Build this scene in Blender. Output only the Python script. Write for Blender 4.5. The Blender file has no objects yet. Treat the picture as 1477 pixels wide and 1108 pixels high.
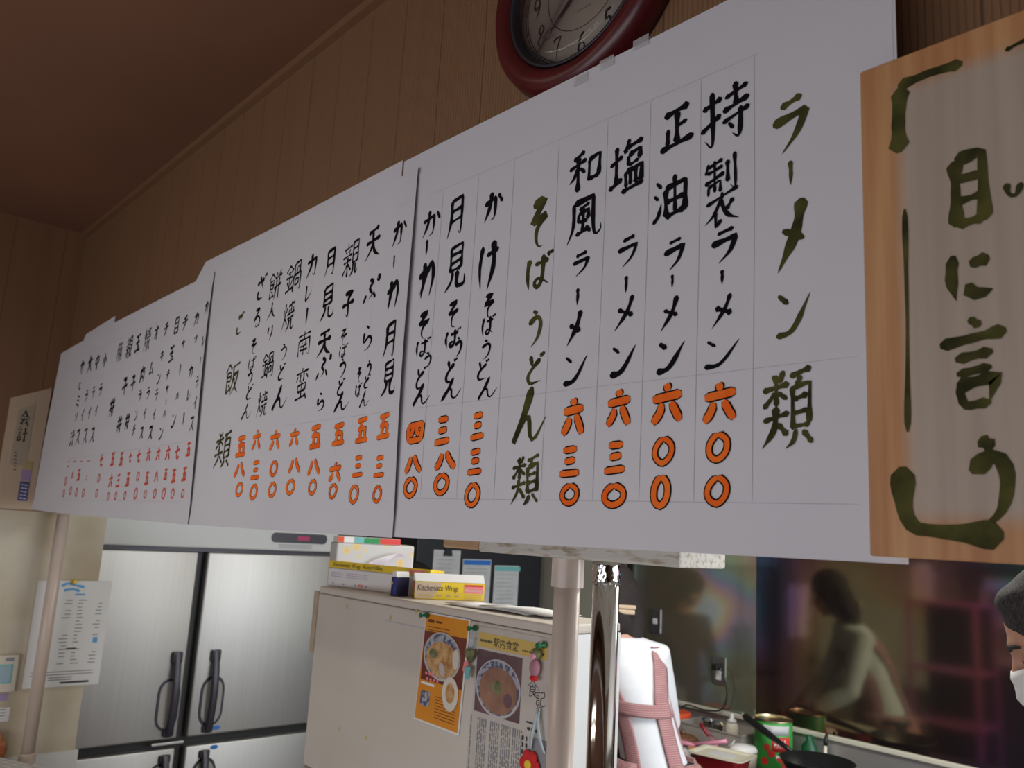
import bpy, bmesh, math, random
from mathutils import Vector, Matrix
random.seed(7)
C = bpy.context.scene.collection
SC = bpy.context.scene
PI = math.pi

# ---------------------------------------------------------------- camera, world, light, exposure
cam_data = bpy.data.cameras.new('camera')
cam = bpy.data.objects.new('camera', cam_data)
C.objects.link(cam)
SC.camera = cam
cam_data.sensor_width = 36.0
cam_data.lens = 36.0 * 1200.0 / 1477.0
cam_data.clip_start = 0.02
cam.matrix_world = Matrix(((0.66464809, 0.09739929, 0.74078087, 0.0),
                           (0.74508204, -0.16023483, -0.64743923, -0.7),
                           (0.05563877, 0.98226177, -0.17907023, 1.65),
                           (0, 0, 0, 1)))
cam_data.dof.use_dof = True
cam_data.dof.focus_distance = 1.15
cam_data.dof.aperture_fstop = 9.0

SC.view_settings.view_transform = 'Standard'
SC.view_settings.look = 'None'
SC.view_settings.gamma = 1.0
SC.view_settings.use_curve_mapping = False
SC.view_settings.exposure = 0.0

world = bpy.data.worlds.new('daylight')
SC.world = world
world.use_nodes = True
wn = world.node_tree.nodes
wn['Background'].inputs[0].default_value = (0.75, 0.85, 1.0, 1)
wn['Background'].inputs[1].default_value = 0.6


def area_light(name, loc, target, size, size_y, power, color):
    d = bpy.data.lights.new(name, 'AREA')
    d.shape = 'RECTANGLE'
    d.size, d.size_y = size, size_y
    d.energy = power
    d.color = color
    o = bpy.data.objects.new(name, d)
    C.objects.link(o)
    o.location = loc
    v = Vector(target) - Vector(loc)
    o.rotation_euler = v.to_track_quat('-Z', 'Y').to_euler()
    return o


# daylight through the dining-room window behind the camera, the kitchen window and the ceiling lamps
area_light('dining_window_light', (-0.75, -2.85, 0.95), (-1.0, 0.0, 0.6), 3.4, 1.2, 31, (0.93, 0.93, 1.0))
area_light('dining_lamp_light', (-1.7, -1.15, 2.42), (-1.7, -1.15, 0.0), 1.2, 0.12, 4.5, (1.0, 0.93, 0.82))
area_light('kitchen_window_light', (1.22, 1.6, 1.55), (-2.2, 1.3, 1.2), 1.9, 1.2, 68, (0.88, 0.94, 1.0))
area_light('kitchen_lamp_light', (-1.2, 1.5, 2.36), (-1.2, 1.5, 0.0), 1.3, 0.6, 24, (1.0, 0.96, 0.88))


# ---------------------------------------------------------------- materials
def P(name, color, rough=0.6, metal=0.0, spec=0.5, **kw):
    m = bpy.data.materials.new(name)
    m.use_nodes = True
    b = m.node_tree.nodes['Principled BSDF']
    b.inputs['Base Color'].default_value = (*color, 1)
    b.inputs['Roughness'].default_value = rough
    b.inputs['Metallic'].default_value = metal
    b.inputs['Specular IOR Level'].default_value = spec
    for k, v in kw.items():
        b.inputs[k.replace('_', ' ')].default_value = v
    return m


def noisy(m, c1, c2, scale=8.0, stretch=(1, 1, 1), detail=4, bump=0.0, lo=0.35, hi=0.65, rough=None):
    """Mix the base colour between two tones along a stretched noise; optional bump."""
    t = m.node_tree
    n, l = t.nodes, t.links
    b = n['Principled BSDF']
    tc = n.new('ShaderNodeTexCoord')
    mp = n.new('ShaderNodeMapping')
    mp.inputs['Scale'].default_value = stretch
    nz = n.new('ShaderNodeTexNoise')
    nz.inputs['Scale'].default_value = scale
    nz.inputs['Detail'].default_value = detail
    cr = n.new('ShaderNodeValToRGB')
    cr.color_ramp.elements[0].position = lo
    cr.color_ramp.elements[1].position = hi
    cr.color_ramp.elements[0].color = (*c1, 1)
    cr.color_ramp.elements[1].color = (*c2, 1)
    l.new(tc.outputs['Object'], mp.inputs[0])
    l.new(mp.outputs[0], nz.inputs['Vector'])
    l.new(nz.outputs[0], cr.inputs[0])
    l.new(cr.outputs[0], b.inputs['Base Color'])
    if bump:
        bp = n.new('ShaderNodeBump')
        bp.inputs['Strength'].default_value = bump
        bp.inputs['Distance'].default_value = 0.01
        l.new(nz.outputs[0], bp.inputs['Height'])
        l.new(bp.outputs[0], b.inputs['Normal'])
    return m


def ribbed(name, c_groove, c_flat, c_wide, axis=0, pitch=0.0075, wide=0.12, rough=0.55):
    """Wall board with fine vertical ribs and, at a wider spacing, dark joint lines."""
    m = P(name, c_flat, rough)
    t = m.node_tree
    n, l = t.nodes, t.links
    b = n['Principled BSDF']
    tc = n.new('ShaderNodeTexCoord')
    sx = n.new('ShaderNodeSeparateXYZ')
    l.new(tc.outputs['Object'], sx.inputs[0])

    def saw(p):
        d = n.new('ShaderNodeMath'); d.operation = 'DIVIDE'; d.inputs[1].default_value = p
        f = n.new('ShaderNodeMath'); f.operation = 'FRACT'
        l.new(sx.outputs[axis], d.inputs[0]); l.new(d.outputs[0], f.inputs[0])
        return f
    fr = saw(pitch)
    r1 = n.new('ShaderNodeValToRGB')
    e = r1.color_ramp.elements
    e[0].position, e[0].color = 0.0, (0, 0, 0, 1)
    e[1].position, e[1].color = 0.22, (1, 1, 1, 1)
    x = e.new(0.86); x.color = (1, 1, 1, 1)
    x = e.new(1.0); x.color = (0, 0, 0, 1)
    l.new(fr.outputs[0], r1.inputs[0])
    fw = saw(wide)
    r2 = n.new('ShaderNodeValToRGB')
    e = r2.color_ramp.elements
    e[0].position, e[0].color = 0.0, (0, 0, 0, 1)
    e[1].position, e[1].color = 0.028, (1, 1, 1, 1)
    l.new(fw.outputs[0], r2.inputs[0])
    nz = n.new('ShaderNodeTexNoise'); nz.inputs['Scale'].default_value = 3.0; nz.inputs['Detail'].default_value = 6
    mp = n.new('ShaderNodeMapping')
    mp.inputs['Scale'].default_value = (9, 9, 0.6)
    l.new(tc.outputs['Object'], mp.inputs[0]); l.new(mp.outputs[0], nz.inputs['Vector'])
    mg = n.new('ShaderNodeMix'); mg.data_type = 'RGBA'
    mg.inputs[6].default_value = (*c_flat, 1)
    mg.inputs[7].default_value = (c_flat[0] * .78, c_flat[1] * .76, c_flat[2] * .74, 1)
    l.new(nz.outputs[0], mg.inputs[0])
    m1 = n.new('ShaderNodeMix'); m1.data_type = 'RGBA'
    m1.inputs[6].default_value = (*c_groove, 1)
    l.new(r1.outputs[0], m1.inputs[0]); l.new(mg.outputs[2], m1.inputs[7])
    m2 = n.new('ShaderNodeMix'); m2.data_type = 'RGBA'
    m2.inputs[6].default_value = (*c_wide, 1)
    l.new(r2.outputs[0], m2.inputs[0]); l.new(m1.outputs[2], m2.inputs[7])
    l.new(m2.outputs[2], b.inputs['Base Color'])
    bp = n.new('ShaderNodeBump'); bp.inputs['Strength'].default_value = 0.5; bp.inputs['Distance'].default_value = 0.002
    l.new(r1.outputs[0], bp.inputs['Height']); l.new(bp.outputs[0], b.inputs['Normal'])
    return m


M = {}
M['paper'] = noisy(P('white_paper', (.66, .645, .675), .75), (.645, .63, .66), (.68, .665, .69), 2.5)
M['ink'] = P('black_ink', (.008, .007, .008), .9, 0, .08)
M['olive'] = noisy(P('olive_ink', (.055, .05, .012), .8, 0, .15), (.026, .025, .007), (.095, .088, .022), 30)
M['orange'] = noisy(P('orange_ink', (.95, .17, .02), .8, 0, .1), (.90, .135, .015), (.98, .21, .03), 25)
M['red'] = P('red_ink', (.66, .07, .03), .6)
M['pencil'] = P('pencil_line', (.47, .46, .49), .8)
M['wall_up'] = ribbed('ribbed_brown_board', (.225, .122, .062), (.285, .152, .074), (.085, .038, .018), 0, .0075, .125)
M['wall_side'] = ribbed('brown_board', (.27, .14, .070), (.27, .14, .070), (.12, .055, .026), 1, .34, .17)
M['ceil'] = noisy(P('brown_ceiling', (.23, .098, .052), .8), (.195, .085, .045), (.24, .104, .056), 1.2)
M['cream_wall'] = noisy(P('stained_cream_wall', (.56, .49, .36), .7), (.47, .38, .25), (.60, .54, .42), 5, detail=8, lo=.3, hi=.6)
M['kit_wall'] = noisy(P('kitchen_wall', (.40, .38, .31), .7), (.36, .34, .27), (.43, .41, .34), 2)
M['kit_ceil'] = P('kitchen_ceiling', (.6, .58, .54), .8)
M['floor'] = noisy(P('floor_vinyl', (.2, .19, .17), .5), (.26, .245, .23), (.34, .32, .30), 6)
M['steel'] = noisy(P('brushed_steel', (.56, .55, .53), .52, 1.0), (.545, .535, .515), (.575, .565, .545), 4, (30, 30, .4))
M['steel_dark'] = P('dark_gap', (.012, .012, .013), .5)
M['cup'] = P('handle_cup_gray', (.36, .34, .32), .6)
M['light_metal'] = P('painted_metal_header', (.62, .63, .61), .4)
M['black_plastic'] = P('black_plastic', (.02, .019, .024), .32)
M['graphite'] = P('graphite_plastic', (.045, .042, .055), .38, .3)
M['white_plastic'] = P('white_plastic', (.8, .8, .79), .35)
M['beige_plastic'] = P('beige_plastic', (.66, .6, .5), .4)
M['pvc'] = noisy(P('beige_pvc', (.62, .5, .42), .28), (.60, .48, .40), (.64, .525, .445), 6)
M['chrome'] = P('polished_steel_pipe', (.60, .58, .56), .09, 1.0)
M['box_white'] = noisy(P('white_laminate', (.62, .57, .50), .55), (.58, .53, .455), (.66, .61, .54), 2.2)
M['box_edge'] = noisy(P('tan_edge', (.5, .4, .29), .6), (.44, .34, .23), (.55, .45, .34), 12)
M['wood_raw'] = noisy(P('bare_wood', (.52, .33, .18), .6), (.42, .24, .12), (.58, .38, .21), 10, (1, 8, 8))
M['wood_white'] = noisy(P('worn_white_paint', (.55, .5, .42), .7), (.36, .27, .18), (.60, .56, .49), 18, (2, 10, 10), lo=.3, hi=.5)
M['dark_wood'] = noisy(P('dark_wood', (.16, .075, .035), .45), (.11, .05, .022), (.2, .095, .045), 7, (12, 12, .8))
M['clock_red'] = noisy(P('red_brown_wood', (.10, .011, .013), .32), (.085, .009, .010), (.12, .014, .016), 9)
M['dial'] = P('ivory_dial', (.40, .335, .27), .6)
M['glass'] = P('clear_glass', (1, 1, 1), .02, 0, .5, Transmission_Weight=1.0, IOR=1.45)
M['clock_ink'] = P('dial_black', (.02, .016, .016), .5)
M['yellow'] = P('yellow_card', (.86, .62, .03), .5)
M['card_white'] = P('white_card', (.80, .80, .78), .5)
M['brown_card'] = P('brown_card', (.22, .13, .06), .7)
M['blue_card'] = P('blue_card', (.02, .03, .32), .45)
M['navy_card'] = P('navy_card', (.015, .015, .06), .5)
M['pink_label'] = P('pink_label', (.86, .26, .27), .5)
M['red_label'] = P('red_label', (.7, .05, .04), .5)
M['green_label'] = P('green_label', (.02, .28, .08), .5)
M['gold'] = P('gold_print', (.55, .42, .2), .4)
M['tissue'] = P('tissue', (.86, .86, .87), .9)
M['black_board'] = P('black_board', (.016, .017, .022), .5)
M['memo'] = noisy(P('memo_paper', (.56, .57, .58), .8), (.52, .53, .54), (.6, .61, .61), 20)
M['teal'] = P('teal_tape', (.18, .5, .48), .6)
M['blue'] = P('blue_print', (.03, .18, .6), .5)
M['print_gray'] = P('gray_print', (.27, .27, .29), .7)
M['blue_light'] = P('light_blue_print', (.12, .40, .72), .5)
M['print_dark'] = P('dark_print', (.05, .045, .05), .7)
M['flyer'] = noisy(P('orange_flyer', (.72, .27, .012), .6), (.66, .22, .008), (.78, .33, .02), 3)
M['flyer_red'] = noisy(P('dark_red_print', (.16, .025, .016), .6), (.11, .016, .012), (.22, .045, .025), 5)
M['news'] = noisy(P('newsprint', (.56, .51, .46), .8), (.53, .48, .43), (.59, .54, .49), 8)
M['news_yellow'] = P('yellow_print', (.66, .47, .13), .7)
M['photo_purple'] = noisy(P('photo_purple', (.14, .075, .085), .6), (.095, .05, .06), (.19, .105, .115), 12)
M['bowl_white'] = P('bowl_white', (.55, .52, .5), .4)
M['bowl_blue'] = noisy(P('bowl_pattern', (.2, .22, .3), .5), (.07, .09, .18), (.42, .42, .46), 90, lo=.45, hi=.55)
M['soup'] = noisy(P('soup', (.3, .15, .1), .5), (.24, .115, .08), (.36, .19, .12), 25)
M['noodle'] = noisy(P('noodle', (.56, .3, .1), .5), (.42, .17, .05), (.70, .45, .2), 60)
M['egg'] = P('egg_white', (.7, .66, .56), .5)
M['herb'] = noisy(P('herb', (.12, .15, .06), .6), (.07, .1, .03), (.25, .24, .12), 80)
M['pin_green'] = P('green_pin', (.005, .16, .06), .35)
M['flower_red'] = P('red_felt', (.6, .02, .02), .8)
M['flower_yellow'] = P('yellow_felt', (.85, .6, .04), .8)
M['ribbon'] = P('pale_blue_ribbon', (.5, .62, .68), .5)
M['pink_cloth'] = P('pink_cloth', (.42, .20, .25), .8)
M['skin'] = noisy(P('skin', (.50, .27, .19), .5), (.46, .24, .165), (.54, .30, .215), 18)
M['hair_dark'] = noisy(P('dark_hair', (.010, .006, .006), .8), (.006, .0035, .0035), (.016, .009, .009), 30, (8, 8, 1))
M['hair_gray'] = noisy(P('gray_hair', (.05, .05, .05), .85), (.006, .0055, .0055), (.055, .052, .052), 60, (6, 6, 1.2))
M['white_shirt'] = noisy(P('white_shirt', (.72, .75, .80), .85), (.69, .72, .77), (.75, .78, .83), 8, bump=.15)
M['dark_shirt'] = P('dark_shirt', (.022, .022, .034), .8)
M['trousers'] = P('dark_trousers', (.03, .03, .035), .8)
M['shoe'] = P('shoe', (.05, .05, .05), .6)
M['mask'] = P('white_mask', (.76, .78, .78), .8)
M['eye'] = P('eye_white', (.6, .58, .55), .3)
M['iris'] = P('iris', (.02, .012, .01), .2)
M['lip'] = P('lip', (.42, .16, .13), .5)
M['enamel_cream'] = P('cream_enamel', (.70, .66, .52), .25)
M['enamel_red'] = P('red_enamel', (.25, .01, .015), .3)
M['pan'] = P('black_pan', (.012, .012, .013), .3)
M['tin_green'] = P('green_tin', (.05, .36, .06), .4)
M['tin_red'] = P('red_tin', (.62, .04, .035), .4)
M['tin_rim'] = P('tin_rim', (.62, .52, .32), .3, 1.0)
M['orange_lid'] = P('orange_lid', (.72, .09, .025), .4)
M['amber'] = P('amber_glass', (.82, .26, .03), .12)
M['dark_red'] = P('dark_red_plastic', (.28, .015, .03), .4)
M['clear_plastic'] = P('frosted_plastic', (.62, .58, .54), .25, 0, .5, Transmission_Weight=.55, IOR=1.2)
M['cream_plastic'] = P('cream_plastic', (.72, .66, .56), .4)
M['pink_plastic'] = P('pink_plastic', (.80, .32, .45), .35)
M['trim'] = P('cream_trim', (.62, .60, .50), .4)
M['counter_top'] = noisy(P('dark_counter', (.09, .075, .07), .3), (.07, .058, .055), (.11, .095, .088), 9)
M['splash_steel'] = P('splash_steel', (.60, .59, .58), .38, .75)
M['plate_steel'] = P('outlet_plate', (.40, .40, .40), .35, 1.0)
M['rubber'] = P('black_rubber', (.012, .012, .012), .5)
M['green_pole'] = P('green_pole', (.005, .08, .03), .4)
M['lamp'] = P('lamp_diffuser', (.9, .9, .88), .5)
M['lamp'].node_tree.nodes['Principled BSDF'].inputs['Emission Color'].default_value = (1, .97, .9, 1)
M['lamp'].node_tree.nodes['Principled BSDF'].inputs['Emission Strength'].default_value = 3.0
M['led'] = P('red_led', (.2, .01, .05), .4)
M['led'].node_tree.nodes['Principled BSDF'].inputs['Emission Color'].default_value = (.8, .02, .18, 1)
M['led'].node_tree.nodes['Principled BSDF'].inputs['Emission Strength'].default_value = .16
M['lcd'] = P('lcd', (.35, .48, .55), .15)
M['sticker_purple'] = P('purple_print', (.42, .30, .52), .5)
M['sticker_blue'] = P('navy_print', (.10, .10, .28), .5)
M['e_card'] = noisy(P('tan_card', (.60, .46, .33), .7), (.58, .44, .31), (.62, .48, .35), 4)
M['e_strip'] = P('pale_strip', (.46, .385, .285), .6)
M['orange_cloth'] = noisy(P('rust_cloth', (.42, .14, .05), .8), (.3, .08, .025), (.55, .24, .1), 45)
M['sleeve'] = P('clear_tape', (.70, .70, .70), .15, 0, .5, Alpha=.35)
M['crate_purple'] = P('purple_goods', (.35, .07, .5), .5)
M['shelf_tinted'] = P('reflection_tinted_shelf', (.5, .16, .38), .5)  # pink put into the colour for the purple film tint of its wall reflection

# striped pink apron cloth
M['apron'] = P('striped_apron', (.5, .25, .27), .85)
t = M['apron'].node_tree
tc = t.nodes.new('ShaderNodeTexCoord'); wv = t.nodes.new('ShaderNodeTexWave')
wv.bands_direction = 'Z'; wv.inputs['Scale'].default_value = 46
cr = t.nodes.new('ShaderNodeValToRGB')
cr.color_ramp.elements[0].color = (.27, .10, .115, 1); cr.color_ramp.elements[1].color = (.47, .29, .29, 1)
t.links.new(tc.outputs['Object'], wv.inputs['Vector']); t.links.new(wv.outputs['Fac'], cr.inputs[0])
t.links.new(cr.outputs[0], t.nodes['Principled BSDF'].inputs['Base Color'])

# tissue carton cloth: white with yellow flowers and green leaves
M['floral'] = P('floral_carton', (.60, .60, .58), .6)
t = M['floral'].node_tree
tc = t.nodes.new('ShaderNodeTexCoord'); vo = t.nodes.new('ShaderNodeTexVoronoi'); vo.inputs['Scale'].default_value = 27
cr = t.nodes.new('ShaderNodeValToRGB')
e = cr.color_ramp.elements
e[0].position, e[0].color = .0, (.74, .52, .16, 1)
e[1].position, e[1].color = .42, (.60, .60, .575, 1)
x = e.new(.26); x.color = (.74, .60, .28, 1)
t.links.new(tc.outputs['Object'], vo.inputs['Vector']); t.links.new(vo.outputs['Distance'], cr.inputs[0])
t.links.new(cr.outputs[0], t.nodes['Principled BSDF'].inputs['Base Color'])

# dark kitchen panel: glossy with an oily, rainbow-tinted film
def film_panel(name, base, thick_lo, thick_hi, ior, rough, scale):
    m = P(name, base, rough)
    t = m.node_tree
    b = t.nodes['Principled BSDF']
    b.inputs['IOR'].default_value = ior
    tc = t.nodes.new('ShaderNodeTexCoord')
    nz = t.nodes.new('ShaderNodeTexNoise'); nz.inputs['Scale'].default_value = scale; nz.inputs['Detail'].default_value = 1.5
    mr = t.nodes.new('ShaderNodeMapRange')
    mr.inputs['From Min'].default_value = .3; mr.inputs['From Max'].default_value = .7
    mr.inputs['To Min'].default_value = thick_lo; mr.inputs['To Max'].default_value = thick_hi
    t.links.new(tc.outputs['Object'], nz.inputs['Vector']); t.links.new(nz.outputs[0], mr.inputs[0])
    t.links.new(mr.outputs[0], b.inputs['Thin Film Thickness'])
    b.inputs['Thin Film IOR'].default_value = 1.2
    return m
M['film_left'] = film_panel('iridescent_panel', (.13, .112, .075), 230, 620, 3.6, .09, 1.9)
M['film_right'] = film_panel('dark_glossy_panel', (.013, .010, .010), 265, 420, 2.6, .08, 1.3)

# printed wood card of the right-hand sign: pale centre, orange-brown border, vertical grain
M['sign_wood'] = P('printed_wood', (.6, .45, .3), .55)
t = M['sign_wood'].node_tree
n, l = t.nodes, t.links
tc = n.new('ShaderNodeTexCoord'); mp = n.new('ShaderNodeMapping'); mp.inputs['Scale'].default_value = (70, 70, 3)
nz = n.new('ShaderNodeTexNoise'); nz.inputs['Scale'].default_value = 1.0; nz.inputs['Detail'].default_value = 6
l.new(tc.outputs['Object'], mp.inputs[0]); l.new(mp.outputs[0], nz.inputs['Vector'])
gr1 = n.new('ShaderNodeValToRGB')
gr1.color_ramp.elements[0].position, gr1.color_ramp.elements[0].color = .3, (.42, .17, .06, 1)
gr1.color_ramp.elements[1].position, gr1.color_ramp.elements[1].color = .7, (.60, .33, .14, 1)
gr2 = n.new('ShaderNodeValToRGB')
gr2.color_ramp.elements[0].position, gr2.color_ramp.elements[0].color = .3, (.40, .315, .245, 1)
gr2.color_ramp.elements[1].position, gr2.color_ramp.elements[1].color = .7, (.47, .38, .30, 1)
l.new(nz.outputs[0], gr1.inputs[0]); l.new(nz.outputs[0], gr2.inputs[0])
sx = n.new('ShaderNodeSeparateXYZ'); l.new(tc.outputs['Object'], sx.inputs[0])
def edge(out, half, soft):
    a = n.new('ShaderNodeMath'); a.operation = 'ABSOLUTE'; l.new(out, a.inputs[0])
    r = n.new('ShaderNodeMapRange'); r.interpolation_type = 'SMOOTHSTEP'
    r.inputs['From Min'].default_value = half - soft; r.inputs['From Max'].default_value = half
    l.new(a.outputs[0], r.inputs[0])
    return r
ex, ez = edge(sx.outputs[0], .262, .018), edge(sx.outputs[2], .196, .022)
mx = n.new('ShaderNodeMath'); mx.operation = 'MAXIMUM'
l.new(ex.outputs[0], mx.inputs[0]); l.new(ez.outputs[0], mx.inputs[1])
mm = n.new('ShaderNodeMix'); mm.data_type = 'RGBA'
l.new(mx.outputs[0], mm.inputs[0]); l.new(gr2.outputs[0], mm.inputs[6]); l.new(gr1.outputs[0], mm.inputs[7])
l.new(mm.outputs[2], n['Principled BSDF'].inputs['Base Color'])


# ---------------------------------------------------------------- mesh helpers
class MB:
    """Collects shapes in one bmesh; build() links them as ONE mesh object."""
    def __init__(self):
        self.bm = bmesh.new()
        self.mi = 0

    def quad(self, pts):
        f = self.bm.faces.new([self.bm.verts.new(p) for p in pts])
        f.material_index = self.mi
        return f

    def box(self, lo, hi, bevel=0.0, seg=2):
        vs = [self.bm.verts.new((x, y, z)) for x in (lo[0], hi[0]) for y in (lo[1], hi[1]) for z in (lo[2], hi[2])]
        fs = [(0, 1, 3, 2), (4, 6, 7, 5), (0, 4, 5, 1), (2, 3, 7, 6), (0, 2, 6, 4), (1, 5, 7, 3)]
        nf = [self.bm.faces.new([vs[i] for i in f]) for f in fs]
        for f in nf: f.material_index = self.mi
        if bevel:
            es = list({e for f in nf for e in f.edges})
            r = bmesh.ops.bevel(self.bm, geom=es, offset=bevel, segments=seg, affect='EDGES', profile=.5)
            for f in r['faces']: f.material_index = self.mi
        return self

    def loft(self, rings, cap=True, close=True):
        vs = [[self.bm.verts.new(p) for p in r] for r in rings]
        k = len(rings[0])
        for a, b in zip(vs, vs[1:]):
            for i in range(k if close else k - 1):
                j = (i + 1) % k
                f = self.bm.faces.new((a[i], a[j], b[j], b[i])); f.material_index = self.mi; f.smooth = True
        if cap:
            for r in (vs[0][::-1], vs[-1]):
                f = self.bm.faces.new(r); f.material_index = self.mi
        return self

    def lathe(self, prof, center=(0, 0, 0), seg=32, axis='z', cap=True):
        rings = []
        for r, h in prof:
            ring = []
            for i in range(seg):
                a = 2 * PI * i / seg
                u, v = r * math.cos(a), r * math.sin(a)
                p = {'z': (u, v, h), 'y': (u, h, -v), 'x': (h, u, v)}[axis]
                ring.append((center[0] + p[0], center[1] + p[1], center[2] + p[2]))
            rings.append(ring)
        return self.loft(rings, cap)

    def tube(self, pts, rad, seg=12, cap=True):
        pts = [Vector(p) for p in pts]
        rads = rad if isinstance(rad, (list, tuple)) else [rad] * len(pts)
        rings = []
        up = None
        for i, p in enumerate(pts):
            d = (pts[min(i + 1, len(pts) - 1)] - pts[max(i - 1, 0)]).normalized()
            if up is None:
                up = Vector((0, 0, 1)) if abs(d.z) < .9 else Vector((1, 0, 0))
            s = d.cross(up).normalized(); up = s.cross(d).normalized()
            r = rads[i]
            rings.append([p + (s * math.cos(2 * PI * k / seg) + up * math.sin(2 * PI * k / seg)) * r for k in range(seg)])
        return self.loft(rings, cap)

    def ball(self, c, r, seg=20, rings=12, rot=None):
        r = r if isinstance(r, (list, tuple)) else (r, r, r)
        c = Vector(c)
        rr = []
        for i in range(rings + 1):
            t = max(.02, min(PI - .02, PI * i / rings))
            ring = []
            for k in range(seg):
                a = 2 * PI * k / seg
                v = Vector((r[0] * math.sin(t) * math.cos(a), r[1] * math.sin(t) * math.sin(a), -r[2] * math.cos(t)))
                if rot: v = rot @ v
                ring.append(c + v)
            rr.append(ring)
        return self.loft(rr)

    def prism(self, outline, y0, y1, plane='xz'):
        """Extrude a 2-D outline between two depths."""
        f3 = {'xz': lambda u, v, d: (u, d, v), 'xy': lambda u, v, d: (u, v, d), 'yz': lambda u, v, d: (d, u, v)}[plane]
        a = [self.bm.verts.new(f3(u, v, y0)) for u, v in outline]
        b = [self.bm.verts.new(f3(u, v, y1)) for u, v in outline]
        k = len(a)
        fs = [self.bm.faces.new(a[::-1]), self.bm.faces.new(b)]
        for i in range(k):
            fs.append(self.bm.faces.new((a[i], a[(i + 1) % k], b[(i + 1) % k], b[i])))
        for f in fs: f.material_index = self.mi
        return self

    def build(self, name, mats, parent=None, smooth=False, loc=None):
        bmesh.ops.recalc_face_normals(self.bm, faces=self.bm.faces)
        me = bpy.data.meshes.new(name)
        if smooth:
            for f in self.bm.faces: f.smooth = True
        self.bm.to_mesh(me); self.bm.free()
        for m in (mats if isinstance(mats, (list, tuple)) else [mats]):
            me.materials.append(M[m])
        o = bpy.data.objects.new(name, me)
        C.objects.link(o)
        if parent: o.parent = parent
        if loc: o.location = loc
        return o


def tag(o, label=None, cat=None, group=None, kind=None):
    if label: o['label'] = label
    if cat: o['category'] = cat
    if group: o['group'] = group
    if kind: o['kind'] = kind
    return o


def thing(name, label, cat, loc=(0, 0, 0), rz=0.0, group=None):
    o = bpy.data.objects.new(name, None)
    o.empty_display_size = .05
    C.objects.link(o)
    o.location = loc
    o.rotation_euler = (0, 0, rz)
    return tag(o, label, cat, group)


def struct(name, mb, mat):
    return tag(mb.build(name, mat), kind='structure')


def soft(o, angle=35):
    for p in o.data.polygons: p.use_smooth = True
    md = o.modifiers.new('edge', 'EDGE_SPLIT'); md.split_angle = math.radians(angle)
    return o


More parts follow.
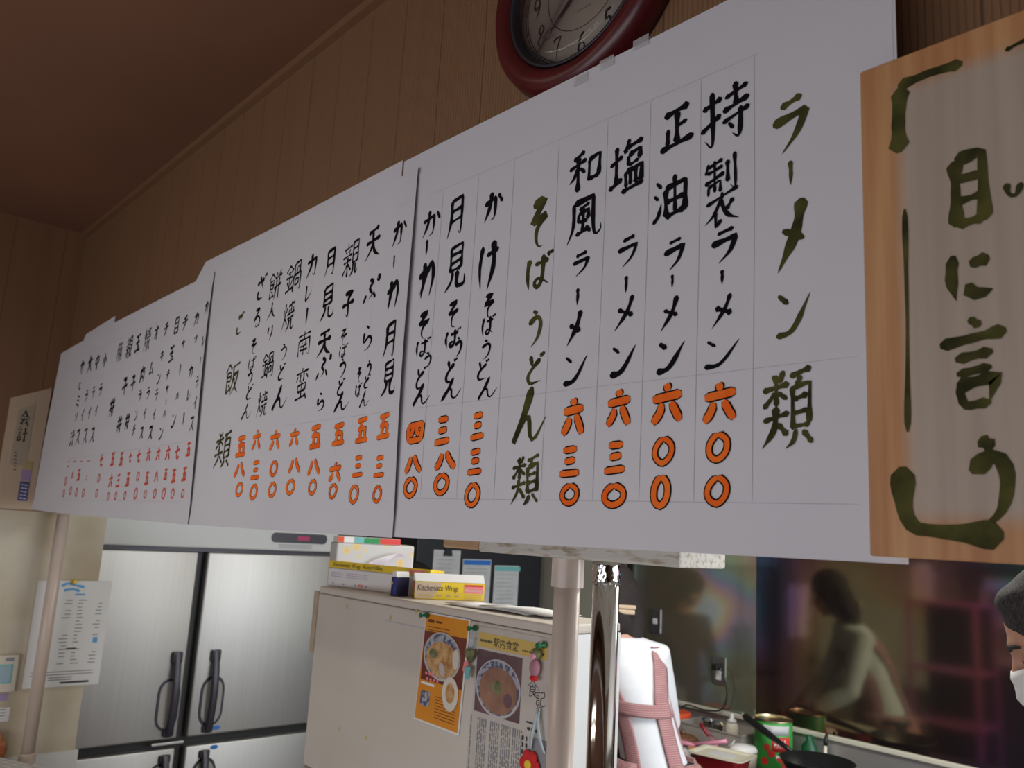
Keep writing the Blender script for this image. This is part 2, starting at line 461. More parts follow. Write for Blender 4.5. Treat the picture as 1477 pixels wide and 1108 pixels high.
# ---------------------------------------------------------------- brush lettering
GLYPH = {
 'ラ': '28,12 76,6|~10,42 86,32 86,32 66,70 30,98',
 'ー': '~46,2 58,45 50,98',
 'メ': '~82,4 60,50 10,98|22,38 86,62',
 'ン': '12,14 36,32|~6,94 48,86 94,20',
 '類': '22,4 30,16|44,2 36,16|4,24 54,18|30,4 30,46|28,26 6,46|32,26 52,38|4,62 56,55|~30,46 26,72 2,96|34,66 54,84|58,12 99,5|76,10 70,22|62,24 62,76|62,24 95,20 95,74|62,40 93,37|62,56 93,53|62,74 93,71|~70,78 64,90 50,99|82,78 99,96',
 '特': '4,28 42,18|~24,4 25,90 10,80|2,64 42,46|50,22 94,13|71,4 71,40|44,44 99,35|46,62 99,53|~80,46 80,92 64,84|56,68 66,80',
 '製': '10,8 52,4|14,2 4,18|10,15 52,11|2,30 58,22|30,2 30,48|12,36 12,50|12,36 48,32 48,48|66,8 66,38|~86,2 86,50 74,44|6,62 94,52|50,50 50,60|~48,60 30,78 4,88|34,74 34,96 52,88|~48,62 66,84 98,96|82,66 62,78',
 '正': '14,14 86,7|52,12 52,86|52,46 82,41|24,44 24,86|2,91 98,84',
 '油': '10,10 24,22|2,36 16,46|~2,94 14,80 26,56|36,30 38,90|36,30 94,25 92,88|64,4 64,86|38,58 92,54|38,88 92,85',
 '塩': '2,38 36,30|20,10 20,76|0,82 38,70|58,2 44,26|50,20 94,13|54,32 56,52|54,32 88,28 85,48|56,50 86,47|48,62 50,90|48,62 92,58 91,88|62,62 62,88|76,60 76,88|36,95 99,88',
 '和': '46,4 14,16|2,35 56,26|30,12 30,98|~28,36 18,58 2,72|34,40 50,56|62,30 64,82|62,30 96,25 93,78|64,78 93,74',
 '風': '~20,10 18,60 2,96|~20,10 76,5 76,5 78,60 86,90 99,86 99,70|64,19 36,27|34,36 36,56|34,36 65,33 63,54|36,55 63,53|49,24 49,76|28,79 66,72|56,66 70,82',
 'そ': '~24,10 76,5 76,5 20,44 20,44 92,34 92,34 52,54 44,78 56,95 78,96',
 'ば': '~14,8 6,50 14,94|36,28 86,23|~64,6 64,70 48,94 34,82 46,70 64,74 88,92|82,2 88,14|94,0 99,10',
 'う': '36,4 62,14|~14,38 62,25 86,42 72,76 34,98',
 'ど': '~26,6 40,42|~80,22 34,50 18,74 34,93 86,90|80,2 86,14|92,0 98,10',
 'ん': '~56,2 34,50 4,97 28,60 48,54 54,86 70,92 98,58',
 'け': '~16,6 8,50 16,94|38,32 96,25|~70,4 73,56 48,99',
 'か': '~6,38 62,27 62,27 60,84 40,94|~38,4 32,50 8,94|76,20 96,48',
 '月': '~24,6 24,60 6,98|~24,8 82,3 82,3 82,94 64,86|26,34 80,31|26,60 80,57',
 '見': '22,6 24,60|22,6 80,2 78,58|24,24 78,21|24,41 78,38|24,58 78,55|~38,60 32,80 2,98|~62,60 62,88 76,95 98,91 98,74',
 'わ': '~30,4 28,50 20,98|~4,42 46,20 12,86|~42,34 66,10 80,46 66,98',
 '天': '18,14 84,7|6,44 94,37|~50,12 46,60 4,98|~50,44 66,76 98,95',
 'ぷ': '~40,8 62,20 42,40 58,62 38,80|~20,60 6,88|66,56 82,80|~88,10 99,4 99,20 86,18 88,10',
 'ら': '36,4 60,14|~24,28 20,64 62,46 84,62 68,88 28,99',
 '親': '28,2 28,14|4,19 54,13|16,22 22,34|42,20 36,34|0,42 57,35|4,57 53,51|30,40 30,98|28,60 2,88|32,60 53,80|62,8 62,66|62,8 94,4 94,64|62,27 92,24|62,45 92,42|62,64 93,61|~70,66 66,84 52,99|~82,66 82,92 90,96 99,84',
 '子': '~20,10 78,6 78,6 50,32 54,90 34,84|2,53 98,43',
 'カ': '~6,34 86,25 86,25 80,90 58,82|~46,2 42,50 6,98',
 'レ': '~20,4 22,92 22,92 50,80 94,44',
 '南': '6,21 94,13|50,2 50,32|14,36 12,99|~14,36 90,31 90,31 90,95 76,90|36,44 42,54|64,42 58,54|28,61 74,57|24,77 78,73|50,58 50,97',
 '蛮': '50,2 50,14|4,19 96,12|38,18 36,44|62,16 62,44|20,26 10,42|80,24 94,38|22,54 24,76|22,54 80,50 77,72|24,75 77,72|50,44 50,92|8,95 88,87|74,80 92,99',
 '鍋': '26,2 2,27|26,4 49,24|12,31 42,27|2,47 49,43|26,28 26,84|10,56 16,72|44,54 36,72|2,91 50,82|58,6 58,44|58,6 92,3 90,42|72,22 72,42|74,22 90,20|52,46 52,99|~52,46 99,41 99,41 97,95 86,90|64,60 64,82|64,60 86,57 85,80|64,81 85,78',
 '焼': '10,22 16,42|40,18 32,38|~24,2 24,50 2,96|28,56 43,80|50,16 97,9|72,2 72,36|56,26 54,44|86,22 89,42|44,45 99,38|48,61 97,54|~62,62 58,84 38,99|~78,60 78,90 89,95 99,82',
 '餅': '24,2 2,28|24,4 46,20|12,32 38,29 38,54|14,32 14,90|14,44 36,42|14,56 38,54|14,90 42,78|26,62 45,86|58,6 66,20|90,2 78,18|50,28 99,21|46,57 99,50|~62,30 62,60 50,98|82,26 82,99',
 '入': '~46,6 53,14 40,60 4,98|~50,30 66,70 98,95',
 'り': '~22,8 14,40 26,58|~74,4 78,50 42,99',
 'ざ': '8,31 80,21|~36,4 70,58|~30,62 20,84 44,95 78,92|80,4 88,16|93,0 99,11',
 'る': '~24,8 76,5 76,5 14,64 56,42 86,60 78,92 46,95 38,82 62,82',
 'ご': '~24,18 78,14 60,30|~22,58 18,82 46,93 86,86|80,2 86,12|93,0 99,10',
 '飯': '24,2 2,28|24,4 46,20|12,32 40,29 40,54|14,32 14,92|14,43 38,41|14,55 40,54|14,92 44,78|28,64 44,86|54,14 99,7|~56,14 56,56 40,98|~60,40 92,35 92,35 76,70 46,99|~64,50 78,78 99,97',
 'イ': '~82,4 50,38 8,60|56,36 56,99',
 'ス': '~14,14 80,7 80,7 56,54 4,98|58,56 95,94',
 'ツ': '8,26 22,50|40,18 51,44|~92,12 76,62 26,98',
 'チ': '~80,4 50,18 16,23|4,46 98,37|~54,18 52,60 18,99',
 'ャ': '~6,41 88,27 88,27 68,56|~34,8 57,99',
 'ハ': '~32,12 24,56 4,90|~62,8 76,50 96,86',
 '目': '22,6 22,96|22,6 80,3 80,94|22,34 80,32|22,62 80,60|22,93 80,91',
 '玉': '12,12 90,7|16,49 84,43|50,10 50,90|2,93 98,87|66,62 82,80',
 'キ': '12,31 84,21|4,63 96,51|44,2 59,99',
 'オ': '4,33 96,25|~62,2 62,92 44,84|~60,34 40,66 6,90',
 'ム': '~46,4 10,86 10,86 86,77|66,50 94,95',
 '肉': '16,24 16,99|~16,24 88,19 88,19 88,95 72,90|~50,2 46,26 24,50|52,26 76,48|~50,50 42,66 24,86|54,60 78,82',
 '丼': '8,31 94,23|2,61 98,53|~34,4 34,60 12,99|68,2 68,99|48,66 57,80',
 '豚': '~14,8 14,60 2,98|~14,8 40,5 40,5 40,93 28,88|16,34 38,32|16,58 38,56|50,12 98,7|~74,12 62,32 46,43|~60,30 82,60 76,97 60,90|70,48 48,65|74,62 46,86|96,30 78,48|~78,46 88,70 99,86',
 '小': '~50,2 50,92 34,83|~24,32 18,56 2,74|72,30 98,68',
 '中': '12,27 18,66|12,27 88,19 83,62|18,62 83,57|50,2 50,99',
 '大': '4,37 96,29|~48,2 46,50 4,98|~52,36 66,70 98,95',
 'に': '~14,6 8,50 16,94|46,26 90,21|~44,62 46,80 66,88 96,82',
 'ミ': '20,8 80,22|18,40 76,52|10,72 88,95',
 'ソ': '10,14 28,44|~90,6 76,56 22,98',
 '汁': '12,8 28,24|2,38 18,50|~2,96 18,80 32,58|38,45 99,36|68,4 68,99',
 '会': '~50,2 36,28 2,52|~50,2 68,30 99,50|32,43 70,39|12,61 92,54|~48,60 34,76 18,92 82,82|66,70 88,98',
 '計': '12,8 34,4|2,25 45,18|10,40 38,37|10,54 38,51|12,68 12,95|12,68 38,65 38,91|12,93 38,90|50,45 99,38|74,2 74,99',
 '言': '44,2 60,14|4,31 96,21|24,47 76,40|26,63 76,57|26,74 34,97|~26,74 78,69 78,69 71,94|34,96 72,92',
 '食': '~50,2 34,22 2,44|~50,2 68,24 99,42|46,28 54,34|28,42 30,92|28,42 70,38 68,64|30,54 68,51|30,66 68,63|30,92 54,80|~52,66 70,84 99,97|76,66 60,78',
 '記': '12,8 34,4|2,25 45,18|10,40 38,37|10,54 38,51|12,68 12,95|12,68 38,65 38,91|12,93 38,90|54,18 90,13 88,46|56,48 88,44|~56,48 56,84 70,94 99,88 99,74',
 '行': '~30,4 18,22 4,32|~34,28 22,52 2,68|22,50 22,99|48,18 92,13|42,44 99,37|~76,42 76,92 60,86',
 '一': '4,54 96,46', '二': '20,22 82,16|4,86 96,78', '三': '18,12 84,7|24,50 78,45|2,93 98,86',
 '四': '8,20 14,92|8,20 95,13 89,88|~38,20 34,50 20,64|~62,18 62,54 80,54|14,90 89,84',
 '五': '14,11 88,5|48,10 36,88|20,47 78,41 74,88|2,93 98,87', '六': '48,2 55,20|4,39 96,29|~34,52 26,74 4,98|~62,48 78,72 94,96',
 '七': '2,51 98,35|~42,2 42,80 60,94 96,84', '八': '~34,16 24,60 2,94|~54,8 72,50 98,90', '〇': '~50,6 12,36 12,76 48,95 86,70 90,28 50,6',
 '0': '~50,3 22,20 18,70 50,97 80,75 80,24 50,3', '1': '~34,18 52,4 52,4 52,96|32,96 72,96',
 '2': '~22,26 36,5 68,7 76,30 50,62 18,93 18,93 84,92', '3': '~22,12 50,3 76,18 46,44 80,66 56,96 18,86',
 '4': '66,98 66,4 14,68 90,68', '5': '~76,5 32,6 32,6 26,42 60,38 80,64 60,94 18,88',
 '6': '~74,6 40,22 20,62 36,94 72,90 78,62 52,48 24,66', '7': '~16,20 18,6 18,6 84,6 84,6 52,50 44,97',
 '8': '~50,48 24,28 46,4 74,22 50,48 20,72 46,97 82,76 50,48', '9': '~76,36 48,52 24,36 34,8 66,8 80,38 62,78 26,95',
}


def smooth_path(pts, n=7):
    """Catmull-Rom through pts; a doubled point makes a sharp corner."""
    runs, cur = [], [pts[0]]
    for a, b in zip(pts, pts[1:]):
        if a == b:
            runs.append(cur); cur = [b]
        else:
            cur.append(b)
    runs.append(cur)
    out = []
    for r in runs:
        if len(r) < 2: continue
        q = [(2 * r[0][0] - r[1][0], 2 * r[0][1] - r[1][1])] + r + [(2 * r[-1][0] - r[-2][0], 2 * r[-1][1] - r[-2][1])]
        if r[0] == r[-1] and len(r) > 3:
            q[0], q[-1] = r[-2], r[1]
        for i in range(1, len(q) - 2):
            for k in range(n):
                t = k / n
                out.append(tuple(.5 * (2 * q[i][j] + (q[i + 1][j] - q[i - 1][j]) * t + (2 * q[i - 1][j] - 5 * q[i][j] + 4 * q[i + 1][j] - q[i + 2][j]) * t * t + (-q[i - 1][j] + 3 * q[i][j] - 3 * q[i + 1][j] + q[i + 2][j]) * t ** 3) for j in (0, 1)))
        out.append(r[-1])
    return out


def glyph_paths(ch):
    res = []
    for s in GLYPH[ch].split('|'):
        sm = s[0] == '~'
        pts = [tuple(float(v) for v in p.split(',')) for p in s.lstrip('~').split()]
        res.append((sm, pts))
    return res


def brush(mb, put, path, wid, taper=True, lift=0.0, rng=random, even=False):
    """A brush stroke as a flat ribbon on a surface: put(u, z, lift) gives the 3-D point."""
    # resample
    d = [0.0]
    for a, b in zip(path, path[1:]):
        d.append(d[-1] + math.hypot(b[0] - a[0], b[1] - a[1]))
    L = d[-1]
    if L < 1e-6: return
    n = max(4, min(26, int(L / max(wid * .45, .0004))))
    pts = []
    j = 0
    for i in range(n + 1):
        s = L * i / n
        while j < len(d) - 2 and d[j + 1] < s: j += 1
        t = (s - d[j]) / max(d[j + 1] - d[j], 1e-9)
        pts.append((path[j][0] + (path[j + 1][0] - path[j][0]) * t, path[j][1] + (path[j + 1][1] - path[j][1]) * t))
    verts = []
    ph = rng.random() * 6
    vary = rng.uniform(.82, 1.22)
    for i, p in enumerate(pts):
        t = i / n
        a, b = pts[max(i - 1, 0)], pts[min(i + 1, n)]
        dx, dy = b[0] - a[0], b[1] - a[1]
        m = math.hypot(dx, dy) or 1e-9
        nx, ny = -dy / m, dx / m
        if even:
            w = wid * (.55 if t in (0, 1) else 1)
        elif taper:
            w = wid * vary * (.66 + .50 * math.exp(-((t - .07) / .13) ** 2) + .26 * math.sin(PI * t) ** 2) * (1 - .80 * max(0, (t - .55) / .45) ** 1.5)
            if i == 0: w *= .35
            if i == n: w *= .35
        else:
            w = wid * vary * (.66 + .46 * math.exp(-((t - .08) / .15) ** 2) + .50 * math.exp(-((t - .9) / .14) ** 2))
            if i == 0: w *= .35
            if i == n: w *= .30
        if not even: w *= 1 + .09 * math.sin(ph + t * 9) + .05 * math.sin(ph * 2 + t * 23)
        w *= .5
        verts.append((mb.bm.verts.new(put(p[0] + nx * w, p[1] + ny * w, lift)), mb.bm.verts.new(put(p[0] - nx * w, p[1] - ny * w, lift))))
    for (a, b), (c, e) in zip(verts, verts[1:]):
        f = mb.bm.faces.new((a, b, e, c)); f.material_index = mb.mi


def write(mb, put, ch, cx, cz, w, h, wid, lift=0.0, outline=0.0, skew=0.0, even=False, jitter=.018):
    for k, (sm, pts) in enumerate(glyph_paths(ch)):
        q = [(cx + ((x + random.uniform(-1, 1) * 100 * jitter) / 100 - .5) * w, cz - ((y + random.uniform(-1, 1) * 100 * jitter) / 100 - .5 - skew * ((x / 100) - .5)) * h) if not (sm and i and pts[i] == pts[i - 1]) else None for i, (x, y) in enumerate(pts)]
        for i in range(len(q)):
            if q[i] is None: q[i] = q[i - 1]
        if ch in '〇08': q[-1] = q[0]
        path = smooth_path(q) if sm else q
        taper = sm and ch not in '〇四'
        if outline:
            mb.mi = 1
            brush(mb, put, path, wid + outline, taper, lift, even=even)
            mb.mi = 0
            brush(mb, put, path, wid, taper, lift + .0002, even=even)
        else:
            brush(mb, put, path, wid, taper, lift + .00003 * k, even=even)


def font_text(name, body, mat, size, loc, rot, parent=None, sx=1.0, align='LEFT', shear=0.0):
    """Printed lettering: a text outline turned into a mesh."""
    cu = bpy.data.curves.new(name, 'FONT')
    cu.body = body; cu.size = size; cu.align_x = align; cu.shear = shear; cu.resolution_u = 3
    tmp = bpy.data.objects.new(name, cu)
    C.objects.link(tmp)
    bpy.context.view_layer.update()
    dg = bpy.context.evaluated_depsgraph_get()
    me = bpy.data.meshes.new_from_object(tmp.evaluated_get(dg))
    bpy.data.objects.remove(tmp)
    me.materials.clear(); me.materials.append(M[mat])
    o = bpy.data.objects.new(name, me)
    C.objects.link(o)
    o.scale = (sx, 1, 1)
    o.rotation_euler = rot; o.location = loc
    if parent: o.parent = parent
    return o


FRONT = (PI / 2, 0, 0)        # lettering that faces the dining room (-Y)
SIDE = (PI / 2, 0, PI / 2)    # lettering that faces +X


def smooth_path3(pts, n=6):
    pts = [Vector(p) for p in pts]
    q = [2 * pts[0] - pts[1]] + pts + [2 * pts[-1] - pts[-2]]
    out = []
    for i in range(1, len(q) - 2):
        for k in range(n):
            t = k / n
            out.append(.5 * (2 * q[i] + (q[i + 1] - q[i - 1]) * t + (2 * q[i - 1] - 5 * q[i] + 4 * q[i + 1] - q[i + 2]) * t * t + (-q[i - 1] + 3 * q[i] - 3 * q[i + 1] + q[i + 2]) * t ** 3))
    out.append(pts[-1])
    return out

# ---------------------------------------------------------------- the room
XL = -3.44                      # left wall face
m = MB(); m.box((-4.4, -3.2, -.1), (3.1, 2.95, 0)); struct('floor', m, 'floor')
m = MB(); m.box((-3.6, -3.2, 2.71), (3.1, .17, 2.8)); struct('ceiling', m, 'ceil')
m = MB(); m.box((-4.4, .17, 2.5), (3.1, 2.95, 2.6)); struct('ceiling_kitchen', m, 'kit_ceil')
m = MB(); m.box((XL, .07, 1.665), (3.0, .17, 2.71)); struct('wall_front', m, 'wall_up')
m = MB(); m.box((XL - .12, -3.0, 1.64), (XL, .07, 2.71)); struct('wall_left', m, 'wall_side')
m = MB(); m.box((XL - .12, -3.0, 0), (XL, .29, 1.64)); m.box((XL - .12, .07, 1.64), (XL, .29, 2.71)); struct('wall_left_lower', m, 'cream_wall')
m = MB(); m.box((XL, -.6, .12), (XL + .012, .30, .795)); struct('wall_left_wainscot', m, 'white_plastic')
m = MB(); m.box((XL, .052, 2.692), (3.0, .07, 2.71)); struct('trim_1', m, 'wall_side')
m = MB(); m.box((-4.4, .0, 0), (-4.28, 2.95, 2.5)); m.box((-4.28, .0, 0), (XL - .12, .1, 2.5)); struct('wall_kitchen_left', m, 'kit_wall')
m = MB(); m.box((-4.28, 2.8, 0), (1.4, 2.95, 2.5)); struct('wall_kitchen_rear', m, 'kit_wall')
# kitchen right wall with a window opening, and the dining back and right walls
m = MB()
m.box((1.3, .17, 0), (1.4, 2.8, .92)); m.box((1.3, .17, 2.2), (1.4, 2.8, 2.5)); m.box((1.3, .17, .92), (1.4, .6, 2.2)); m.box((1.3, 2.6, .92), (1.4, 2.8, 2.2))
struct('wall_kitchen_right', m, 'kit_wall')
m = MB()
m.box((XL, -3.1, 0), (3.0, -3.0, .3)); m.box((XL, -3.1, 1.6), (3.0, -3.0, 2.71)); m.box((XL, -3.1, .3), (-2.6, -3.0, 1.6)); m.box((1.0, -3.1, .3), (3.0, -3.0, 1.6))
struct('wall_dining_back', m, 'wall_up')
m = MB(); m.box((3.0, -3.0, 0), (3.1, .17, 2.71)); struct('wall_dining_right', m, 'wall_side')


def window(name, lo, hi, axis):
    fr = MB(); t = .05
    u0, u1, z0, z1 = lo[1 - axis], hi[1 - axis], lo[2], hi[2]
    d0, d1 = lo[axis], hi[axis]
    def bx(a0, a1, b0, b1):
        if axis == 0: fr.box((d0, a0, b0), (d1, a1, b1))
        else: fr.box((a0, d0, b0), (a1, d1, b1))
    bx(u0, u1, z0, z0 + t); bx(u0, u1, z1 - t, z1); bx(u0, u0 + t, z0 + t, z1 - t); bx(u1 - t, u1, z0 + t, z1 - t)
    c = (u0 + u1) / 2
    bx(c - t / 2, c + t / 2, z0 + t, z1 - t)
    f = tag(fr.build(name, 'light_metal'), kind='structure')
    g = MB(); d = (d0 + d1) / 2
    if axis == 0: g.box((d - .003, u0 + t, z0 + t), (d + .003, u1 - t, z1 - t))
    else: g.box((u0 + t, d - .003, z0 + t), (u1 - t, d + .003, z1 - t))
    g.build('window_pane', 'clear', f)

# clear panes: see-through with a weak mirror reflection
mt = bpy.data.materials.new('clear_pane'); mt.use_nodes = True; M['clear'] = mt
n, l = mt.node_tree.nodes, mt.node_tree.links
n.remove(n['Principled BSDF'])
tr, gl, mxs, fz = n.new('ShaderNodeBsdfTransparent'), n.new('ShaderNodeBsdfGlossy'), n.new('ShaderNodeMixShader'), n.new('ShaderNodeLayerWeight')
gl.inputs['Roughness'].default_value = .04; fz.inputs['Blend'].default_value = .12
l.new(fz.outputs['Facing'], mxs.inputs[0]); l.new(tr.outputs[0], mxs.inputs[1]); l.new(gl.outputs[0], mxs.inputs[2])
l.new(mxs.outputs[0], n['Material Output'].inputs[0])

window('window_1', (-2.6, -3.08, .3), (1.0, -3.02, 1.6), 1)
window('window_2', (1.32, .6, .92), (1.38, 2.6, 2.2), 0)


def ceiling_lamp(label, c, sx, sy):
    t = thing('ceiling_lamp', label, 'lamp', c)
    m = MB(); m.box((-sx / 2 - .04, -sy / 2 - .04, .0), (sx / 2 + .04, sy / 2 + .04, .06), .01); m.build('lamp_body', 'white_plastic', t)
    m = MB(); m.box((-sx / 2, -sy / 2, -.03), (sx / 2, sy / 2, -.0005), .01); m.build('diffuser', 'lamp', t)
ceiling_lamp('long white ceiling lamp over the kitchen', (-1.5, 1.35, 2.44), 1.2, .22)
ceiling_lamp('long white ceiling lamp over the dining side', (-1.7, -1.15, 2.65), 1.2, .12)

# kitchen rear wall: glossy panels, trim bar, steel splash, counter
m = MB(); m.box((-2.93, 2.785, .905), (-2.192, 2.8, 2.5)); struct('wall_panel_left', m, 'film_left')
m = MB(); m.box((-2.188, 2.785, .905), (1.3, 2.8, 2.5)); struct('wall_panel_right', m, 'film_right')
m = MB(); m.box((-2.965, 2.775, .9), (-2.93, 2.8, 2.5)); struct('trim_3', m, 'steel_dark')
m = MB(); m.box((-2.95, 2.77, .885), (1.3, 2.8, .905), .004); struct('trim_2', m, 'trim')
m = MB(); m.box((-2.95, 2.785, .76), (1.3, 2.8, .885)); struct('wall_splash', m, 'splash_steel')
t = thing('kitchen_counter', 'long dark topped steel kitchen counter along the glossy rear wall', 'counter', (-1.2, 2.5, 0))
m = MB(); m.box((-1.75, -.30, .08), (2.45, .28, .72)); m.build('cabinet_body', 'steel', t)
m = MB(); m.box((-1.75, -.34, .72), (2.45, .284, .76), .006); m.build('worktop', 'counter_top', t)

# plywood board that carries the menu sheets
t = thing('menu_board', 'thin brown board behind the white menu sheets on the wall', 'board', (-1.8, .012, 1.66))
m = MB(); m.box((-1.48, -.006, .0), (1.496, .006, .535)); m.build('board', 'dark_wood', t)
for z in (.05, .27, .47):
    m = MB(); m.box((-1.45, .0065, z), (1.45, .055, z + .03)); m.build('batten', 'dark_wood', t)

# short worn lintel block under the wall, above the two pipes
t = thing('lintel_block', 'short worn wooden block with peeling white paint above the pipes', 'wood block', (-.75, .105, 1.625))
m = MB(); m.box((-.190, -.03, .0), (.165, .06, .038), .003); m.build('painted_block', 'wood_white', t)
m = MB(); m.box((-.275, -.03, .002), (-.1905, .06, .038), .003); m.build('bare_end', 'wood_raw', t)

# ---------------------------------------------------------------- menu sheets
def sheet_y(base, u0, u1, z0, z1, curl, low=.0022, edge=0.0):
    def f(u, z):
        y = base + .0012 * math.sin(u * 6.1 + z * 2.2) + .0009 * math.sin(z * 11 + u * 3)
        e = u1 + (z - z0) / (z1 - z0) * (edge - u1)
        a = min(1.0, max(0.0, 1 - (e - u) / .06))
        y -= curl * a * a * (.35 + .65 * math.sin(PI * min(1, max(0, (z - z0) / (z1 - z0)))) ** .7)
        y -= low * max(0, 1 - (z - z0) / .05) ** 2
        return y
    return f


def paper(name, label, corners, base, curl, group=None, nx=34, nz=14, mat='paper'):
    """corners: bottom-left, bottom-right, top-right, top-left as (x, z)."""
    (ax, az), (bx, bz), (cx, cz), (dx, dz) = corners
    f = sheet_y(base, min(ax, dx), bx, min(az, bz), max(cz, dz), curl, edge=cx, low=0.0 if name == 'backing_sheet' else .0022)
    m = MB()
    g = []
    for j in range(nz + 1):
        v = j / nz
        row = []
        for i in range(nx + 1):
            u = i / nx
            x = (ax + (bx - ax) * u) * (1 - v) + (dx + (cx - dx) * u) * v
            z = (az + (bz - az) * u) * (1 - v) + (dz + (cz - dz) * u) * v
            row.append(m.bm.verts.new((x, f(x, z), z)))
        g.append(row)
    for j in range(nz):
        for i in range(nx):
            fc = m.bm.faces.new((g[j][i], g[j][i + 1], g[j + 1][i + 1], g[j + 1][i])); fc.smooth = True
    o = m.build(name, mat)
    sd = o.modifiers.new('thickness', 'SOLIDIFY'); sd.thickness = .0004; sd.offset = 1
    es = o.modifiers.new('crisp_edge', 'EDGE_SPLIT'); es.split_angle = math.radians(40)
    tag(o, label, 'paper sheet', group)
    return o, f

paper('backing_sheet', 'plain white backing strip showing above the rice dish menu sheet', [(-2.944, 1.70), (-2.645, 1.70), (-2.64, 2.236), (-2.944, 2.222)], .0012, 0, nx=8)
paper('backing_sheet', 'plain white backing sheet showing above the middle of the menu row', [(-2.638, 1.70), (-1.109, 1.70), (-1.109, 2.253), (-1.945, 2.257)], .0012, .0, nx=20)
paper('backing_sheet', 'plain white backing sheet showing below the clock above the ramen menu', [(-1.104, 1.70), (-.302, 1.70), (-.300, 2.240), (-1.104, 2.249)], .0012, .002, nx=16)
sL0, f0 = paper('menu_sheet', 'narrow white sheet with the small rice columns at the wall end of the menu row', [(-3.31, 1.646), (-2.93, 1.641), (-2.93, 2.203), (-3.232, 2.195)], .0004, .0, nx=10)
sL, fL = paper('menu_sheet', 'white rice dish menu sheet with the smallest black and red columns', [(-2.944, 1.640), (-1.833, 1.634), (-1.869, 2.215), (-2.944, 2.212)], -.0016, .0075, nx=60)
sM, fM = paper('menu_sheet', 'middle white menu sheet of noodle dishes with eight orange prices', [(-1.89, 1.634), (-1.042, 1.637), (-1.054, 2.222), (-1.90, 2.229)], -.0008, .0065, nx=44)
sR, fR = paper('menu_sheet', 'largest white menu sheet with ramen dishes and olive green headings', [(-1.09, 1.638), (-.300, 1.645), (-.297, 2.226), (-1.10, 2.212)], .0, .0)

